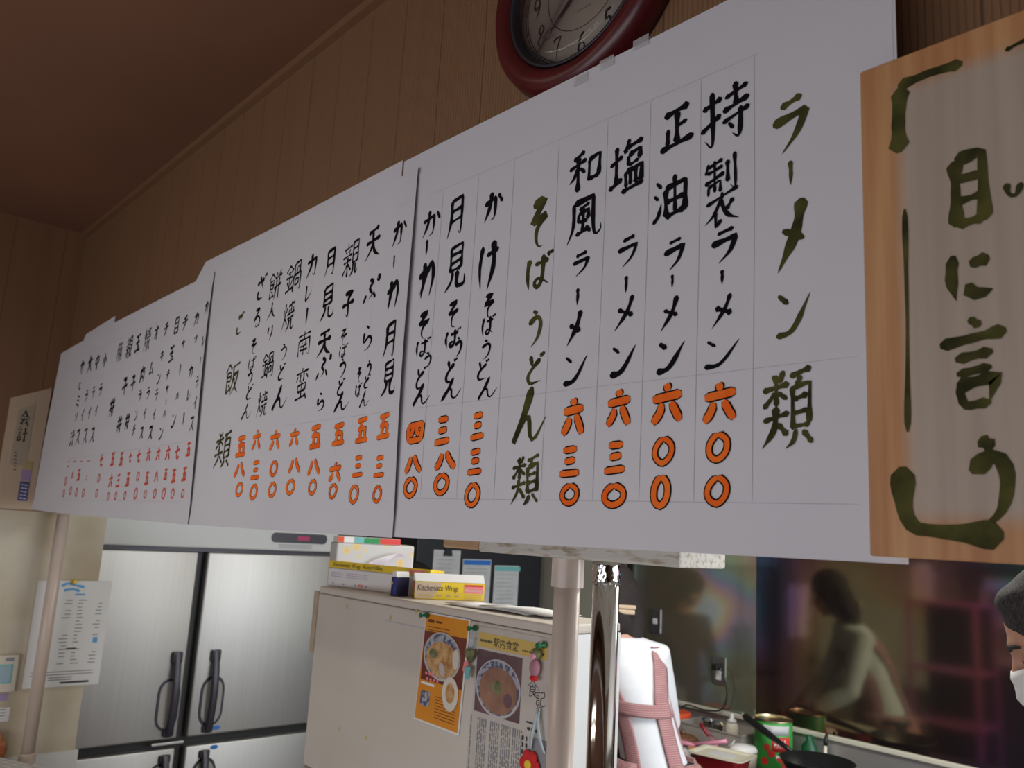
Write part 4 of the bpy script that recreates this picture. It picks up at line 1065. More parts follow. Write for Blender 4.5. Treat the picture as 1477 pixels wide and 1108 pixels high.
# ---------------------------------------------------------------- refrigerator
t = thing('refrigerator', 'large stainless steel four door refrigerator with black handles', 'refrigerator', (-3.6, .78, 0))
m = MB(); m.box((-.66, -.625, .1), (-.045, .615, 1.9)); m.build('body', 'steel_dark', t)
for y in (-.55, .54):
    for x in (-.6, -.1):
        m = MB(); m.lathe([(.03, 0), (.03, .1)], center=(x, y, 0), seg=16); m.build('foot', 'graphite', t)
m = MB(); m.box((-.05, -.625, 1.524), (.012, .606, 1.9), .006); h = m.build('header', 'light_metal', t)
m = MB(); m.prism([(u, v) for u, v in [(.275 + .018 * math.cos(a) if 0 else (.28 - .018 * math.cos(a)), 1.582 + .022 * math.sin(a)) for a in [PI * k / 8 - PI / 2 for k in range(9)]]] + [(.525 + .018 * math.cos(a), 1.582 - .022 * math.sin(a)) for a in [PI * k / 8 - PI / 2 for k in range(9)]], .0122, .016, 'yz'); m.build('control_panel', 'graphite', h)
m = MB(); m.box((.0161, .39, 1.573), (.0168, .45, 1.592)); m.build('led_digits', 'led', h)
mb = MB()
for k in range(3): brush(mb, lambda u, z, lift: (.0127, u, z), [(.30, 1.551 - .007 * k), (.47, 1.552 - .007 * k)], .003, False, 0, even=True)
mb.build('header_print', 'print_gray', h)
m = MB(); m.box((-.046, -.62, 1.508), (-.012, .606, 1.523)); m.build('shadow_strip', 'graphite', t)
for (y0, y1, hy, cy0, cy1) in ((-.62, -.055, -.098, -.156, -.056 - .01), (-.014, .615, .066, .021, .125)):
    for (z0, z1, up) in ((.752, 1.508, True), (.13, .716, False)):
        m = MB(); m.box((-.045, y0, z0), (.0, y1, z1), .008, 3); dr = soft(m.build('door', 'steel', t), 40)
        hz0, hz1 = (.765, 1.098) if up else (.36, .695)
        cz0, cz1 = (hz0 + .03, hz1 - .115)
        if not up: cz0, cz1 = hz0 + .11, hz1 - .04
        yc, r = (cy0 + cy1) / 2, (cy1 - cy0) / 2
        def capsule(rad, inset=0):
            k = 10
            return [(yc + rad * math.cos(PI * i / k), cz1 - r + (rad) * math.sin(PI * i / k) * 1.2) for i in range(k + 1)] + [(yc - rad * math.cos(PI * i / k), cz0 + r - rad * math.sin(PI * i / k) * 1.2) for i in range(k + 1)]
        m = MB(); m.prism(capsule(r), .0002, .004, 'yz'); m.build('handle_cup_rim', 'graphite', dr)
        m = MB(); m.prism(capsule(r * .80), .0041, .0055, 'yz'); m.build('handle_cup', 'cup', dr)
        m = MB()
        pr = []
        n_ = 14
        for i in range(n_ + 1):
            v = i / n_
            z = hz0 + (hz1 - hz0) * v
            off = .012 + .03 * math.sin(PI * min(1, v * 1.05)) ** .6 if up else .012 + .03 * math.sin(PI * min(1, (1 - v) * 1.05)) ** .6
            w = .0145
            pr.append([(off - .010, hy - w, z), (off + .006, hy - w * .8, z), (off + .009, hy, z), (off + .006, hy + w * .8, z), (off - .010, hy + w, z)])
        m.loft(pr)
        hd = soft(m.build('handle', 'graphite', dr), 50)
        zb = hz1 - .022 if up else hz0 + .022
        m = MB(); m.box((.0056, hy - .021, zb - .024), (.02, hy + .021, zb + .024), .006); m.build('handle_mount', 'graphite', hd)
        zb = hz0 + .016 if up else hz1 - .016
        m = MB(); m.box((.0002, hy - .022, zb - .016), (.016, hy + .022, zb + .016), .005); m.build('handle_mount', 'graphite', hd)
        if hy > 0:
            zs = .778 if up else .70
            m = MB(); m.ball((.0006, .108, zs), (.0006, .018, .009), 18, 8); m.build('sticker', 'blue', dr)
m = MB(); m.box((.001, -.16, .734), (.014, -.03, .744), .002); m.build('latch_plate', 'steel', t)

# ---------------------------------------------------------------- black cupboard with memos
t = thing('black_cabinet', 'black cabinet with white memos on its front beyond the refrigerator', 'cabinet', (-3.6, 2.3, 0))
m = MB(); m.box((-.5, -.44, .06), (-.022, .455, 1.95)); m.build('body', 'black_board', t)
m = MB(); m.box((-.02, -.44, .08), (.0, .455, 1.95), .004); m.build('front', 'black_board', t)
m = MB(); m.box((-.48, -.42, 0), (-.06, .43, .06)); m.build('plinth', 'graphite', t)
def memo(label, y0, y1, z0, z1, top=None, clip=False):
    q = thing('memo_sheet', label, 'memo', (-3.5985, (y0 + y1) / 2, z0), group='memos on the black cabinet')
    w = (y1 - y0) / 2; h = z1 - z0
    m = MB(); m.box((0, -w, 0), (.002, w, h)); m.build('paper', 'memo', q)
    mb = MB()
    for k in range(int(h / .022) - 1):
        brush(mb, lambda u, z, lift: (.0026, u, z), [(-w * .8, h - .05 - .022 * k), (w * (.3 + .5 * random.random()), h - .05 - .022 * k)], .0025, False, 0, even=True)
    mb.build('handwriting', 'print_gray', q)
    if top:
        m = MB(); m.box((.0021, -w * .95, h - .03), (.004, w * (.95 if top != 'teal' else 1.1), h - .005)); m.build('strip', top, q)
    if clip:
        m = MB(); m.prism([(-.028, h - .03), (.028, h - .03), (.02, h + .004), (.012, h + .018), (-.012, h + .018), (-.02, h + .004)], .0021, .014, 'yz'); m.build('clip', 'black_plastic', q)
memo('white memo held by a black clip at the left on the black cabinet', 1.965, 2.145, 1.40, 1.555, clip=True)
memo('tall white memo with a blue top strip on the black cabinet', 2.165, 2.365, 1.24, 1.512, 'blue')
memo('white memo with a teal tape strip at the right on the black cabinet', 2.392, 2.575, 1.24, 1.482, 'teal')
m = MB(); m.tube([(-3.43, 2.69, 0), (-3.445, 2.745, 1.62)], .011); tag(m.build('mop_handle', 'green_pole'), 'dark green pole leaning in the corner beside the black cabinet', 'pole')

# ---------------------------------------------------------------- white box unit with posters
BX0, BX1, BY0, BY1, BZ0, BZ1 = -2.0, -1.12, .42, .60, 1.055, 1.493
t = thing('base_cabinet', 'dark gray low cabinet carrying the white laminate box', 'cabinet', (-1.56, .51, 0))
m = MB(); m.box((-.425, -.08, .06), (.425, .08, 1.03), .004); m.build('body', 'graphite', t)
m = MB(); m.box((-.44, -.09, 1.03), (.44, .09, 1.0535), .004); m.build('top', 'steel', t)
m = MB(); m.box((-.41, -.05, 0), (.41, .04, .06)); m.build('plinth', 'black_plastic', t)
t = thing('white_cabinet', 'white laminate box cabinet whose front carries the pinned posters', 'cabinet', (-1.56, .51, 1.054))
hx, hy = (BX1 - BX0) / 2, (BY1 - BY0) / 2
m = MB(); m.box((-hx, -hy, 0), (hx, -hy + .014, .42), .002, 1); m.build('back_panel', 'box_white', t)
m = MB(); m.box((-hx, -hy + .0145, .004), (-hx + .018, hy, .42)); m.build('side_panel', 'box_edge', t)
m = MB(); m.box((hx - .018, -hy + .0145, .004), (hx, hy, .42)); m.build('side_panel', 'white_plastic', t)
m = MB(); m.box((-hx, -hy, .421), (hx, hy, .439), .005, 3); m.build('top_panel', 'box_white', t)
m = MB(); m.box((-hx + .018, -hy + .0145, .004), (hx - .018, hy, .02)); m.build('bottom_panel', 'box_white', t)
m = MB(); m.box((-hx + .018, -hy + .0145, .21), (hx - .018, hy - .01, .226)); m.build('shelf', 'box_white', t)
m = MB(); m.box((-hx - .022, -hy - .002, .27), (-hx - .001, -hy + .006, .425), .001, 1); m.build('edge_strip', 'box_edge', t)
m = MB()
for (x, z) in ((-.295, .40), (-.1, .395), (-.16, .12), (-.28, .115), (.0, .418)):
    m.box((x - .004, -hy - .0006, z - .005), (x + .004, -hy - .0001, z + .005))
m.build('tape_scraps', 'gold', t)
m = MB(); m.box((-.12, -hy - .0006, .385), (.43, -hy - .0001, .387)); m.build('pencil_seam', 'pencil', t)

YF = BY0 - .0012
def pin(label, x, z, y=YF):
    q = thing('push_pin', label, 'push pin', (x, y - .002, z), group='green push pins on the white box')
    m = MB(); m.lathe([(.0062, -.001), (.0066, -.004), (.0035, -.007), (.003, -.013), (.0052, -.018), (.0052, -.02)], axis='y', seg=16); m.build('grip', 'pin_green', q)

# orange flyer
t = thing('orange_flyer', 'orange restaurant flyer showing a bowl of ramen', 'flyer', (-1.452, YF, 1.254))
def leaf(name, mat, pts, d, parent, bend=None):
    m = MB()
    cx = sum(p[0] for p in pts) / len(pts); cz = sum(p[1] for p in pts) / len(pts)
    m.prism(pts, d, d + .0003); return m.build(name, mat, parent)
leaf('paper', 'card_white', [(-.086, -.003), (.071, -.006), (.086, .222), (-.068, .222)], -.0006, t)
leaf('orange_print', 'flyer', [(-.084, .0), (.066, -.002), (.080, .219), (-.066, .219)], -.0010, t)
leaf('red_print', 'flyer_red', [(-.071, .082), (.0715, .082), (.0775, .183), (-.0685, .183)], -.0014, t)
def disc(name, mat, c, rx, rz, d, parent, rot=0, n_=28):
    pts = []
    for k in range(n_):
        a = 2 * PI * k / n_
        u, v = rx * math.cos(a), rz * math.sin(a)
        pts.append((c[0] + u * math.cos(rot) - v * math.sin(rot), c[1] + u * math.sin(rot) + v * math.cos(rot)))
    m = MB(); m.prism(pts, d, d + .0003); return m.build(name, mat, parent)
disc('bowl_rim', 'bowl_white', (-.002, .137), .064, .049, -.0018, t)
disc('bowl_inside', 'bowl_blue', (-.002, .138), .059, .045, -.0022, t)
disc('noodles', 'noodle', (.0, .131), .054, .036, -.0026, t)
disc('pork_slice', 'bowl_white', (.003, .112), .009, .014, -.003, t, .5)
disc('egg', 'egg', (.048, .138), .011, .020, -.003, t)
disc('greens', 'herb', (-.03, .14), .014, .010, -.003, t)
disc('egg_badge', 'egg', (.036, .068), .027, .034, -.003, t)
disc('badge_food', 'noodle', (.036, .070), .015, .02, -.0034, t)
mb = MB(); putF = lambda u, z, lift: (u, -.0024 - lift, z)
for k in range(4): brush(mb, putF, [(-.055 + .012 * k, .097), (-.047 + .012 * k, .097)], .008, False, 0)
for k in range(4): brush(mb, putF, [(-.05 + .012 * k, .086), (-.042 + .012 * k, .086)], .007, False, 0)
mb.build('pink_lettering', 'pink_label', t)
mb = MB(); putF = lambda u, z, lift: (u, -.0016 - lift, z)
brush(mb, putF, [(-.058, .205), (-.036, .205)], .007, False, 0, even=True)
brush(mb, putF, [(-.03, .205), (-.008, .205)], .004, False, 0, even=True)
for z in (.193, .186): brush(mb, putF, [(-.055, z), (.02, z)], .0015, False, 0, even=True)
mb.build('small_print', 'flyer_red', t)
mb = MB()
for k in range(8): brush(mb, putF, [(-.015, .055 - .006 * k), (.055, .054 - .006 * k)], .0012, False, 0, even=True)
mb.build('small_print', 'flyer_red', t)
mb = MB(); brush(mb, putF, [(-.068, .076), (-.02, .075)], .005, False, 0, even=True); mb.build('white_lettering', 'card_white', t)
leaf('small_photo', 'bowl_blue', [(-.068, .03), (-.035, .03), (-.034, .06), (-.066, .06)], -.0014, t)
pin('green push pin at the top left corner of the orange flyer', -1.513, 1.470)

# newspaper cutting
t = thing('newspaper_cutting', 'newspaper cutting with a yellow title bar and photo of a soup bowl', 'newspaper cutting', (-1.24, YF, 1.17))
leaf('paper', 'news', [(-.115, 0), (.125, 0), (.125, .298), (-.097, .298)], -.0006, t)
leaf('title_bar', 'news_yellow', [(-.0965, .258), (.105, .258), (.105, .286), (-.0965, .286)], -.0010, t)
font_text('title_lettering', '駅内食堂', 'print_dark', .0185, (-.05, -.0016, .2645), FRONT, t)
mb = MB(); putF = lambda u, z, lift: (u, -.0015 - lift, z)
for k in range(8): brush(mb, putF, [(-.092 + .005 * k, .2705), (-.0885 + .005 * k, .2705)], .005, False, 0, even=True)
for k in range(10): brush(mb, putF, [(.035 + .006 * k, .267), (.039 + .006 * k, .267)], .003, False, 0, even=True)
mb.build('title_print', 'print_dark', t)
leaf('photo', 'photo_purple', [(-.098, .135), (.036, .135), (.036, .253), (-.098, .253)], -.0010, t)
disc('bowl_rim', 'bowl_white', (-.030, .187), .066, .054, -.0014, t)
disc('bowl_inside', 'bowl_blue', (-.030, .188), .062, .0505, -.0018, t)
disc('soup', 'soup', (-.029, .183), .056, .043, -.0022, t)
disc('noodle_garnish', 'herb', (-.032, .189), .014, .013, -.0026, t)
disc('meat_slice', 'photo_purple', (.002, .170), .012, .013, -.0026, t)
mb = MB()
for ch, cx, cz, w, h in (('食', .068, .203, .034, .034), ('記', .090, .19, .026, .03), ('行', .086, .165, .014, .022)):
    write(mb, putF, ch, cx, cz, w, h, .0017)
mb.build('brush_title', 'print_dark', t)
mb = MB()
random.seed(5)
for cx0 in (-.105, -.083, -.045, -.012, .02):
    for k in range(5 if cx0 > -.1 else 1):
        u = cx0 + .0058 * k
        z = .125
        while z > .03:
            L = random.uniform(.004, .02)
            brush(mb, putF, [(u, z), (u, z - L)], .0026, False, 0, even=True)
            z -= L + .003
for r in range(2):
    for k in range(13): 
        L = random.uniform(.010, .02)
        brush(mb, putF, [(-.10 + .0085 * k, .022), (-.10 + .0085 * k, .022 - L)], .0026, False, 0, even=True)
mb.build('article_print', 'print_gray', t)
mb = MB()
for u in (.048, .058):
    for k in range(9): brush(mb, putF, [(u, .118 - .012 * k), (u, .109 - .012 * k)], .0055, False, 0)
brush(mb, putF, [(.055, .143), (.075, .143)], .003, False, 0, even=True)
for k in range(3): brush(mb, putF, [(.058 + .011 * k, .132), (.066 + .011 * k, .132)], .008, False, 0)
mb.build('headline', 'print_dark', t)
leaf('small_photo', 'print_gray', [(.066, .07), (.118, .07), (.118, .12), (.066, .12)], -.0010, t)
leaf('small_photo', 'print_dark', [(.066, .012), (.118, .012), (.118, .066), (.066, .066)], -.0010, t)
disc('photo_figure', 'bowl_white', (.095, .045), .012, .016, -.0014, t)
pin('green push pin between the orange flyer and the newspaper cutting', -1.345, 1.462, YF - .001)
pin('green push pin at the right top corner of the newspaper cutting', -1.143, 1.455, YF - .001)

# charms hanging on the posters
t = thing('heart_charm', 'dark heart shaped charm hanging on a string between the posters', 'charm', (-1.353, YF - .006, 1.385))
m = MB(); m.tube([(.008, -.006, .072), (.003, -.004, .05), (-.004, 0, .034)], .0012, 6); m.tube([(.009, -.006, .072), (.009, -.004, .05), (.004, 0, .036)], .0012, 6); m.build('string', 'ribbon', t)
m = MB()
hp = [(.016 * math.sin(a) ** 3, .024 + .0135 * math.cos(a) - .005 * math.cos(2 * a) - .002 * math.cos(3 * a)) for a in [2 * PI * k / 40 for k in range(40)]]
m.prism(hp, -.004, .002); m.build('heart', 'herb', t)
m = MB(); m.prism([(-.012, .01), (.0, .012), (-.002, -.016), (-.016, -.008)], -.006, -.0045); m.build('ribbon', 'pink_label', t)
m = MB(); m.prism([(-.008, .0), (.012, .002), (.008, -.022), (-.004, -.022)], -.0085, -.0065); m.build('tag', 'teal', t)
t = thing('doll_charm', 'small pink doll charm hanging below the right green pin', 'charm', (-1.158, YF - .012, 1.395))
m = MB(); m.ball((0, 0, .018), (.012, .008, .016)); m.build('body', 'pink_cloth', t)
m = MB(); m.ball((.001, 0, .043), (.0115, .0085, .0105)); m.build('head', 'herb', t)
m = MB(); m.ball((.001, -.007, .039), (.007, .003, .006)); m.build('face', 'pink_plastic', t)
m = MB(); m.ball((0, -.001, .0), (.010, .006, .006)); m.build('feet', 'flower_red', t)
m = MB(); m.tube([(.001, 0, .052), (.006, -.002, .062), (.012, -.002, .066)], .0012, 6); m.build('string', 'pin_green', t)
t = thing('felt_flower', 'red felt flower with a yellow centre on the newspaper cutting', 'flower', (-1.166, YF - .004, 1.243))
for k in range(6):
    a = PI / 3 * k
    m = MB(); m.ball((.015 * math.cos(a), -.002, .015 * math.sin(a)), (.0115, .004, .0115), 14, 8); m.build('petal', 'flower_red', t)
m = MB(); m.ball((0, -.006, 0), (.009, .004, .009), 14, 8); m.build('centre', 'flower_yellow', t)
t = thing('ribbon_loop', 'pale blue ribbon loop pinned at the right of the newspaper cutting', 'ribbon', (-1.148, YF - .004, 1.30))
m = MB()
for s in (-1, 1):
    pr = []
    for k in range(9):
        v = k / 8
        x = s * (.001 + .017 * v ** 1.5); z = .045 - .075 * v
        pr.append([(x - .003, -.002 - .006 * math.sin(PI * v), z), (x + .003, -.002 - .006 * math.sin(PI * v), z), (x + .003, -.001 - .006 * math.sin(PI * v), z), (x - .003, -.001 - .006 * math.sin(PI * v), z)])
    m.loft(pr)
m.build('ribbon_band', 'ribbon', t)

# ---------------------------------------------------------------- things on the white box
ZT = BZ1 + .0006
t = thing('wrap_box', 'long open yellow and white kitchen wrap box at the left on the box cabinet', 'wrap box', (-2.002, .443, ZT), math.radians(11), 'kitchen wrap boxes')
L = .365
m = MB(); m.box((0, 0, 0), (L, .05, .046), .001, 1); m.build('carton', 'card_white', t)
m = MB(); m.box((-.0008, 0, .0), (-.0001, .05, .062)); m.build('end_flap', 'gold', t)
m = MB(); m.prism([(0, .048), (0, .064), (.001, .0655), (.05, .062), (.05, .048)], 0, L, 'yz'); m.build('lid', 'yellow', t)
m = MB(); m.box((.004, -.0004, .0462), (L - .004, -.00005, .0478)); m.build('cutter_edge', 'steel', t)
font_text('brand_lettering', 'Kitchenista Wrap  45cm×100m', 'print_dark', .0145, (.018, -.0008, .0515), FRONT, t, sx=1.0)
m = MB(); m.box((.295, -.0006, .052), (.345, -.0001, .062)); m.build('pink_label', 'pink_label', t)
mb = MB(); putB = lambda u, z, lift: (u, -.0006 - lift, z)
for z in (.036, .031, .026): brush(mb, putB, [(.012, z), (.06, z)], .0012, False, 0, even=True); brush(mb, putB, [(.07, z), (.15, z)], .001, False, 0, even=True)
for x in (.02, .06, .105, .145): brush(mb, putB, [(x, .008), (x + .006, .008)], .005, False, 0)
mb.build('fine_print', 'sticker_purple', t)
mb = MB(); brush(mb, putB, [(.118, .009), (.138, .009)], .007, False, 0); mb.build('red_logo', 'pink_label', t)

t = thing('wrap_box', 'short yellow kitchen wrap box with white lid in front on the box cabinet', 'wrap box', (-1.632, .462, ZT), math.radians(62), 'kitchen wrap boxes')
L = .166
m = MB(); m.box((0, 0, 0), (L, .036, .040), .001, 1); m.build('carton', 'yellow', t)
m = MB(); m.prism([(0, .0405), (.036, .0405), (.036, .056), (.022, .058)], 0, L, 'yz'); m.build('lid', 'card_white', t)
m = MB(); m.box((-.0008, .001, 0.001), (-.0001, .035, .039)); m.build('end_flap', 'brown_card', t)
m = MB(); m.box((-.0012, .008, .022), (-.0009, .028, .034)); m.build('end_label', 'red_label', t)
m = MB(); m.prism([(.002, .002), (.042, .002), (.066, .038), (.002, .038)], -.0004, -.0001); m.build('pale_panel', 'e_card', t)
font_text('brand_lettering', 'Kitchenista Wrap', 'print_dark', .0195, (.005, -.0012, .0195), FRONT, t, sx=.70, shear=.18)
m = MB(); m.box((.117, -.0005, .016), (.162, -.0001, .036)); m.build('pink_label', 'pink_label', t)
m = MB(); m.box((.117, -.0009, .0315), (.162, -.0006, .036)); m.build('red_label', 'red_label', t)
font_text('label_lettering', 'KitchenWrap', 'card_white', .0085, (.119, -.0012, .0205), FRONT, t, sx=.85)
mb = MB(); putB = lambda u, z, lift: (u, -.0008 - lift, z)
brush(mb, putB, [(.006, .0155), (.114, .0155)], .0008, False, 0, even=True)
for (a, b) in ((.006, .04), (.05, .065), (.075, .085), (.095, .105)): brush(mb, putB, [(a, .009), (b, .009)], .004, False, 0, even=True)
for z in (.012, .008, .004): brush(mb, putB, [(.118, z), (.16, z)], .0012, False, 0, even=True)
mb.build('fine_print', 'gold', t)

t = thing('blue_packet', 'small dark blue packet standing between the two wrap boxes', 'packet', (-1.698, .447, ZT))
m = MB(); m.box((-.011, 0, 0), (.010, .038, .044), .001, 1); m.build('packet', 'navy_card', t)
m = MB(); m.prism([(.0, -.0004), (.0098, -.0004), (.0098, .0), (.0, 0)], .001, .042, 'xy'); m.build('front_stripe', 'blue_card', t)
m = MB(); m.prism([(-.011, .0445), (.010, .0445), (.006, .057), (-.008, .057)], .001, .037); m.build('folded_top', 'card_white', t)
m = MB(); m.lathe([(.004, 0), (.004, -.0008)], center=(-.006, -.0003, .03), axis='y', seg=20); m.build('gold_seal', 'gold', t)

t = thing('shelf_rack', 'open shelf rack behind the white box that carries the floral carton', 'rack', (-2.105, .80, 0))
for x, y in ((-.19, -.14), (.19, -.14), (-.19, .14), (.19, .14)):
    m = MB(); m.box((x - .012, y - .012, 0), (x + .012, y + .012, 1.385)); m.build('post', 'shelf_tinted', t)
for z in (.35, .70, 1.0, 1.385):
    m = MB(); m.box((-.205, -.155, z), (.205, .155, z + .015), .003); m.build('shelf', 'shelf_tinted', t)
m = MB(); m.box((-.19, -.128, .3), (.19, -.124, 1.384)); m.build('back_panel', 'graphite', t)
t = thing('tissue_carton', 'floral white and yellow carton with a tissue pulled from its front', 'tissue box', (-2.236, .735, 1.4005), math.radians(70))
m = MB(); m.box((-.122, 0, 0), (.122, .11, .200), .006, 3); m.build('carton', 'floral', t)
m = MB()
pr = []
for k in range(11):
    v = k / 10
    w = .014 + .034 * v
    w = .014 + .036 * v
    cx = -.045 + .105 * v ** .8; z = .122 + .058 * math.sin(1.45 * v)
    pr.append([(cx - w, -.004 - .016 * v, z - .002 - .046 * v), (cx - .35 * w, -.018 - .024 * v, z + .010 * math.sin(5 * v) - .012 * v), (cx + .1 * w, -.010 - .018 * v, z + .004), (cx + w * .7, -.004 - .008 * v, z - .014 * v)])
m.loft(pr, cap=False, close=False)
o = m.build('tissue', 'tissue', t, smooth=True); sd = o.modifiers.new('s', 'SOLIDIFY'); sd.thickness = .0008
sb = o.modifiers.new('sub', 'SUBSURF'); sb.levels = 2; sb.render_levels = 2
m = MB(); m.prism([(-.07, .10), (.03, .10), (.04, .112), (.03, .124), (-.07, .124), (-.08, .112)], -.0008, -.0002); m.build('slot', 'card_white', t)
t = thing('striped_carton', 'flat carton with orange, green and red stripes on the floral carton', 'carton', (-2.243, .717, 1.6008), math.radians(70))
m = MB(); m.box((-.10, 0, 0), (.095, .08, .018), .001, 1); m.build('carton', 'card_white', t)
for a, b, mat in ((-.10, -.082, 'orange_lid'), (-.05, -.02, 'teal'), (-.02, .03, 'green_label'), (.03, .095, 'red_label')):
    m = MB(); m.box((a, -.0006, .0005), (b, -.0001, .0175)); m.build('stripe', mat, t)

t = thing('paper_sheets', 'loose pale papers lying at the right on the box cabinet', 'papers', (-1.35, .515, ZT))
for k, (cx, cy, w, h, rz, mat) in enumerate(((-.03, -.008, .25, .10, .06, 'card_white'), (.03, .012, .22, .085, -.05, 'memo'), (.06, -.004, .2, .09, .10, 'card_white'))):
    m = MB()
    pr = []
    for i in range(9):
        u = i / 8 - .5
        row = []
        for v in (-.5, .5):
            x, y = u * w, v * h
            row.append((cx + x * math.cos(rz) - y * math.sin(rz), cy + x * math.sin(rz) + y * math.cos(rz), .0012 + .0022 * k + .002 * (1 + math.sin(u * 7 + k))))
        pr.append([row[0], row[1], (row[1][0], row[1][1], row[1][2] + .0006), (row[0][0], row[0][1], row[0][2] + .0006)])
    m.loft(pr); m.build('sheet', mat, t)

# ---------------------------------------------------------------- outlets on the glossy panel
t = thing('light_switch', 'square steel wall plate with a white switch beside the dark haired woman', 'light switch', (-2.772, 2.785, 1.263))
m = MB(); m.box((-.036, -.006, -.06), (.036, 0, .06), .003); m.build('plate', 'plate_steel', t)
m = MB(); m.box((-.013, -.0085, -.014), (.013, -.0062, .014), .001); m.build('rocker', 'white_plastic', t)
t = thing('wall_outlet', 'steel wall outlet plate with a black plug in it', 'outlet', (-2.388, 2.785, 1.078))
m = MB(); m.box((-.037, -.006, -.062), (.037, 0, .062), .003); m.build('plate', 'plate_steel', t)
m = MB(); m.box((-.014, -.0085, -.04), (.014, -.0062, .012), .001); m.build('socket', 'white_plastic', t)
t = thing('power_cord', 'black plug and cord hanging from the steel wall outlet', 'cord', (-2.388, 2.77, 1.095))
m = MB(); m.box((-.018, -.026, -.012), (.014, .0063, .014), .004); m.build('plug', 'rubber', t)
m = MB(); m.tube(smooth_path3([(.014, -.016, 0), (.045, -.02, -.02), (.062, -.015, -.09), (.055, -.01, -.14), (.03, -.015, -.185), (-.06, -.02, -.20), (-.16, -.02, -.195), (-.21, -.02, -.25), (-.25, -.03, -.325)]), .0035, 8); m.build('cable', 'rubber', t)

# ---------------------------------------------------------------- things on the kitchen counter
ZC = .7605
t = thing('red_jar', 'black jar with a wide orange red lid on the kitchen counter', 'jar', (-2.512, 2.625, ZC))
m = MB(); m.lathe([(.05, 0), (.062, .01), (.064, .07), (.055, .088)], seg=32); m.build('jar_body', 'dark_red', t, smooth=True)
m = MB(); m.lathe([(.066, .088), (.068, .092), (.068, .122), (.062, .128), (.01, .130)], seg=40); soft(m.build('lid', 'orange_lid', t))
t = thing('amber_pot', 'low amber glass pot with a dark lid beside the woman in the apron', 'pot', (-2.341, 2.45, ZC))
m = MB(); m.lathe([(.035, 0), (.060, .010), (.068, .034), (.064, .054), (.055, .058)], seg=32); m.build('bowl', 'amber', t, smooth=True)
m = MB(); m.lathe([(.066, .058), (.068, .062), (.05, .076), (.015, .082)], seg=32); m.build('lid', 'dark_wood', t, smooth=True)
m = MB(); m.lathe([(.008, .081), (.013, .092), (.004, .097)], seg=16); m.build('knob', 'dark_wood', t, smooth=True)
t = thing('plastic_bin', 'clear plastic bin holding seasoning jars on the kitchen counter', 'bin', (-2.275, 2.635, ZC))
W, D_, Hh = .16, .09, .105
m = MB(); m.box((-W, -D_, 0), (W, D_, .003)); 
for s in (-1, 1):
    m.box((s * W - .0015, -D_, .003), (s * W + .0015, D_, Hh)); m.box((-W, s * D_ - .0015, .003), (W, s * D_ + .0015, Hh))
m.build('bin_walls', 'clear_plastic', t)
m = MB(); m.box((-W - .006, -D_ - .006, Hh), (W + .006, -D_ + .002, Hh + .005)); m.box((-W - .006, D_ - .002, Hh), (W + .006, D_ + .006, Hh + .005)); m.box((-W - .006, -D_ + .002, Hh), (-W + .002, D_ - .002, Hh + .005)); m.box((W - .002, -D_ + .002, Hh), (W + .006, D_ - .002, Hh + .005)); m.build('bin_rim', 'clear_plastic', t)
for i, (x, y, lab) in enumerate(((-.085, .02, 'seasoning jar with chrome lid at the left in the clear bin'), (-.015, .0, 'seasoning jar with chrome lid beside the squeeze bottle in the clear bin'))):
    q = thing('seasoning_jar', lab, 'jar', (-2.275 + x, 2.635 + y, ZC + .0035), group='seasoning jars in the clear bin')
    m = MB(); m.lathe([(.024, 0), (.028, .006), (.028, .075), (.024, .085)], seg=24); m.build('jar_glass', 'clear_plastic', q, smooth=True)
    m = MB(); m.lathe([(.027, .085), (.028, .088), (.028, .112), (.02, .122), (.004, .124)], seg=24); soft(m.build('lid', 'chrome', q))
t = thing('squeeze_bottle', 'cream squeeze bottle with a pointed cap standing in the clear bin', 'bottle', (-2.255, 2.692, ZC + .0035))
m = MB(); m.lathe([(.026, 0), (.029, .006), (.029, .10), (.022, .115), (.018, .118)], seg=24); m.build('bottle_body', 'cream_plastic', t, smooth=True)
m = MB(); m.lathe([(.02, .118), (.02, .128), (.010, .134), (.006, .155), (.003, .157)], seg=20); m.build('cap', 'white_plastic', t, smooth=True)
t = thing('spatula', 'pink spatula with a dark red handle leaning over the clear bin', 'spatula', (-2.165, 2.42, ZC))
m = MB(); m.tube([(-.10, .05, .135), (-.055, .045, .098)], [.009, .008], 10); m.build('handle', 'dark_red', t)
m = MB(); m.loft([[(-.06, .055, .102), (-.05, .066, .098), (-.046, .066, .094), (-.056, .055, .098)], [(-.03, .03, .075), (-.01, .05, .07), (-.008, .05, .066), (-.028, .03, .071)], [(-.02, -.05, .046), (.04, -.02, .05), (.04, -.02, .046), (-.02, -.05, .042)]]); m.build('blade', 'pink_plastic', t)
t = thing('ladle', 'pink rice ladle lying behind the cream enamel tray', 'ladle', (-2.215, 2.365, ZC + .035))
m = MB(); m.loft([[(-.055 + .055 * math.cos(a) * (1 if k else 1), .026 * math.sin(a), .032 + .001 * k) for a in [2 * PI * i / 24 for i in range(24)]] for k in range(8)]); m.build('bowl', 'pink_plastic', t, smooth=True)
m = MB(); m.tube([(-.01, .004, .036), (.09, .045, .062), (.115, .06, .07)], [.009, .008, .01], 10); m.build('handle', 'pink_plastic', t)
m = MB(); m.lathe([(.03, -.035), (.026, .0), (.022, .015), (.012, .0315)], center=(-.055, 0, 0), seg=18); m.build('rest', 'white_plastic', t)
t = thing('sugar_pot', 'cream lidded pot with a spoon standing left of the green tin', 'pot', (-2.046, 2.455, ZC))
m = MB(); m.lathe([(.045, 0), (.055, .006), (.058, .07), (.054, .075)], seg=28); m.build('pot_body', 'cream_plastic', t, smooth=True)
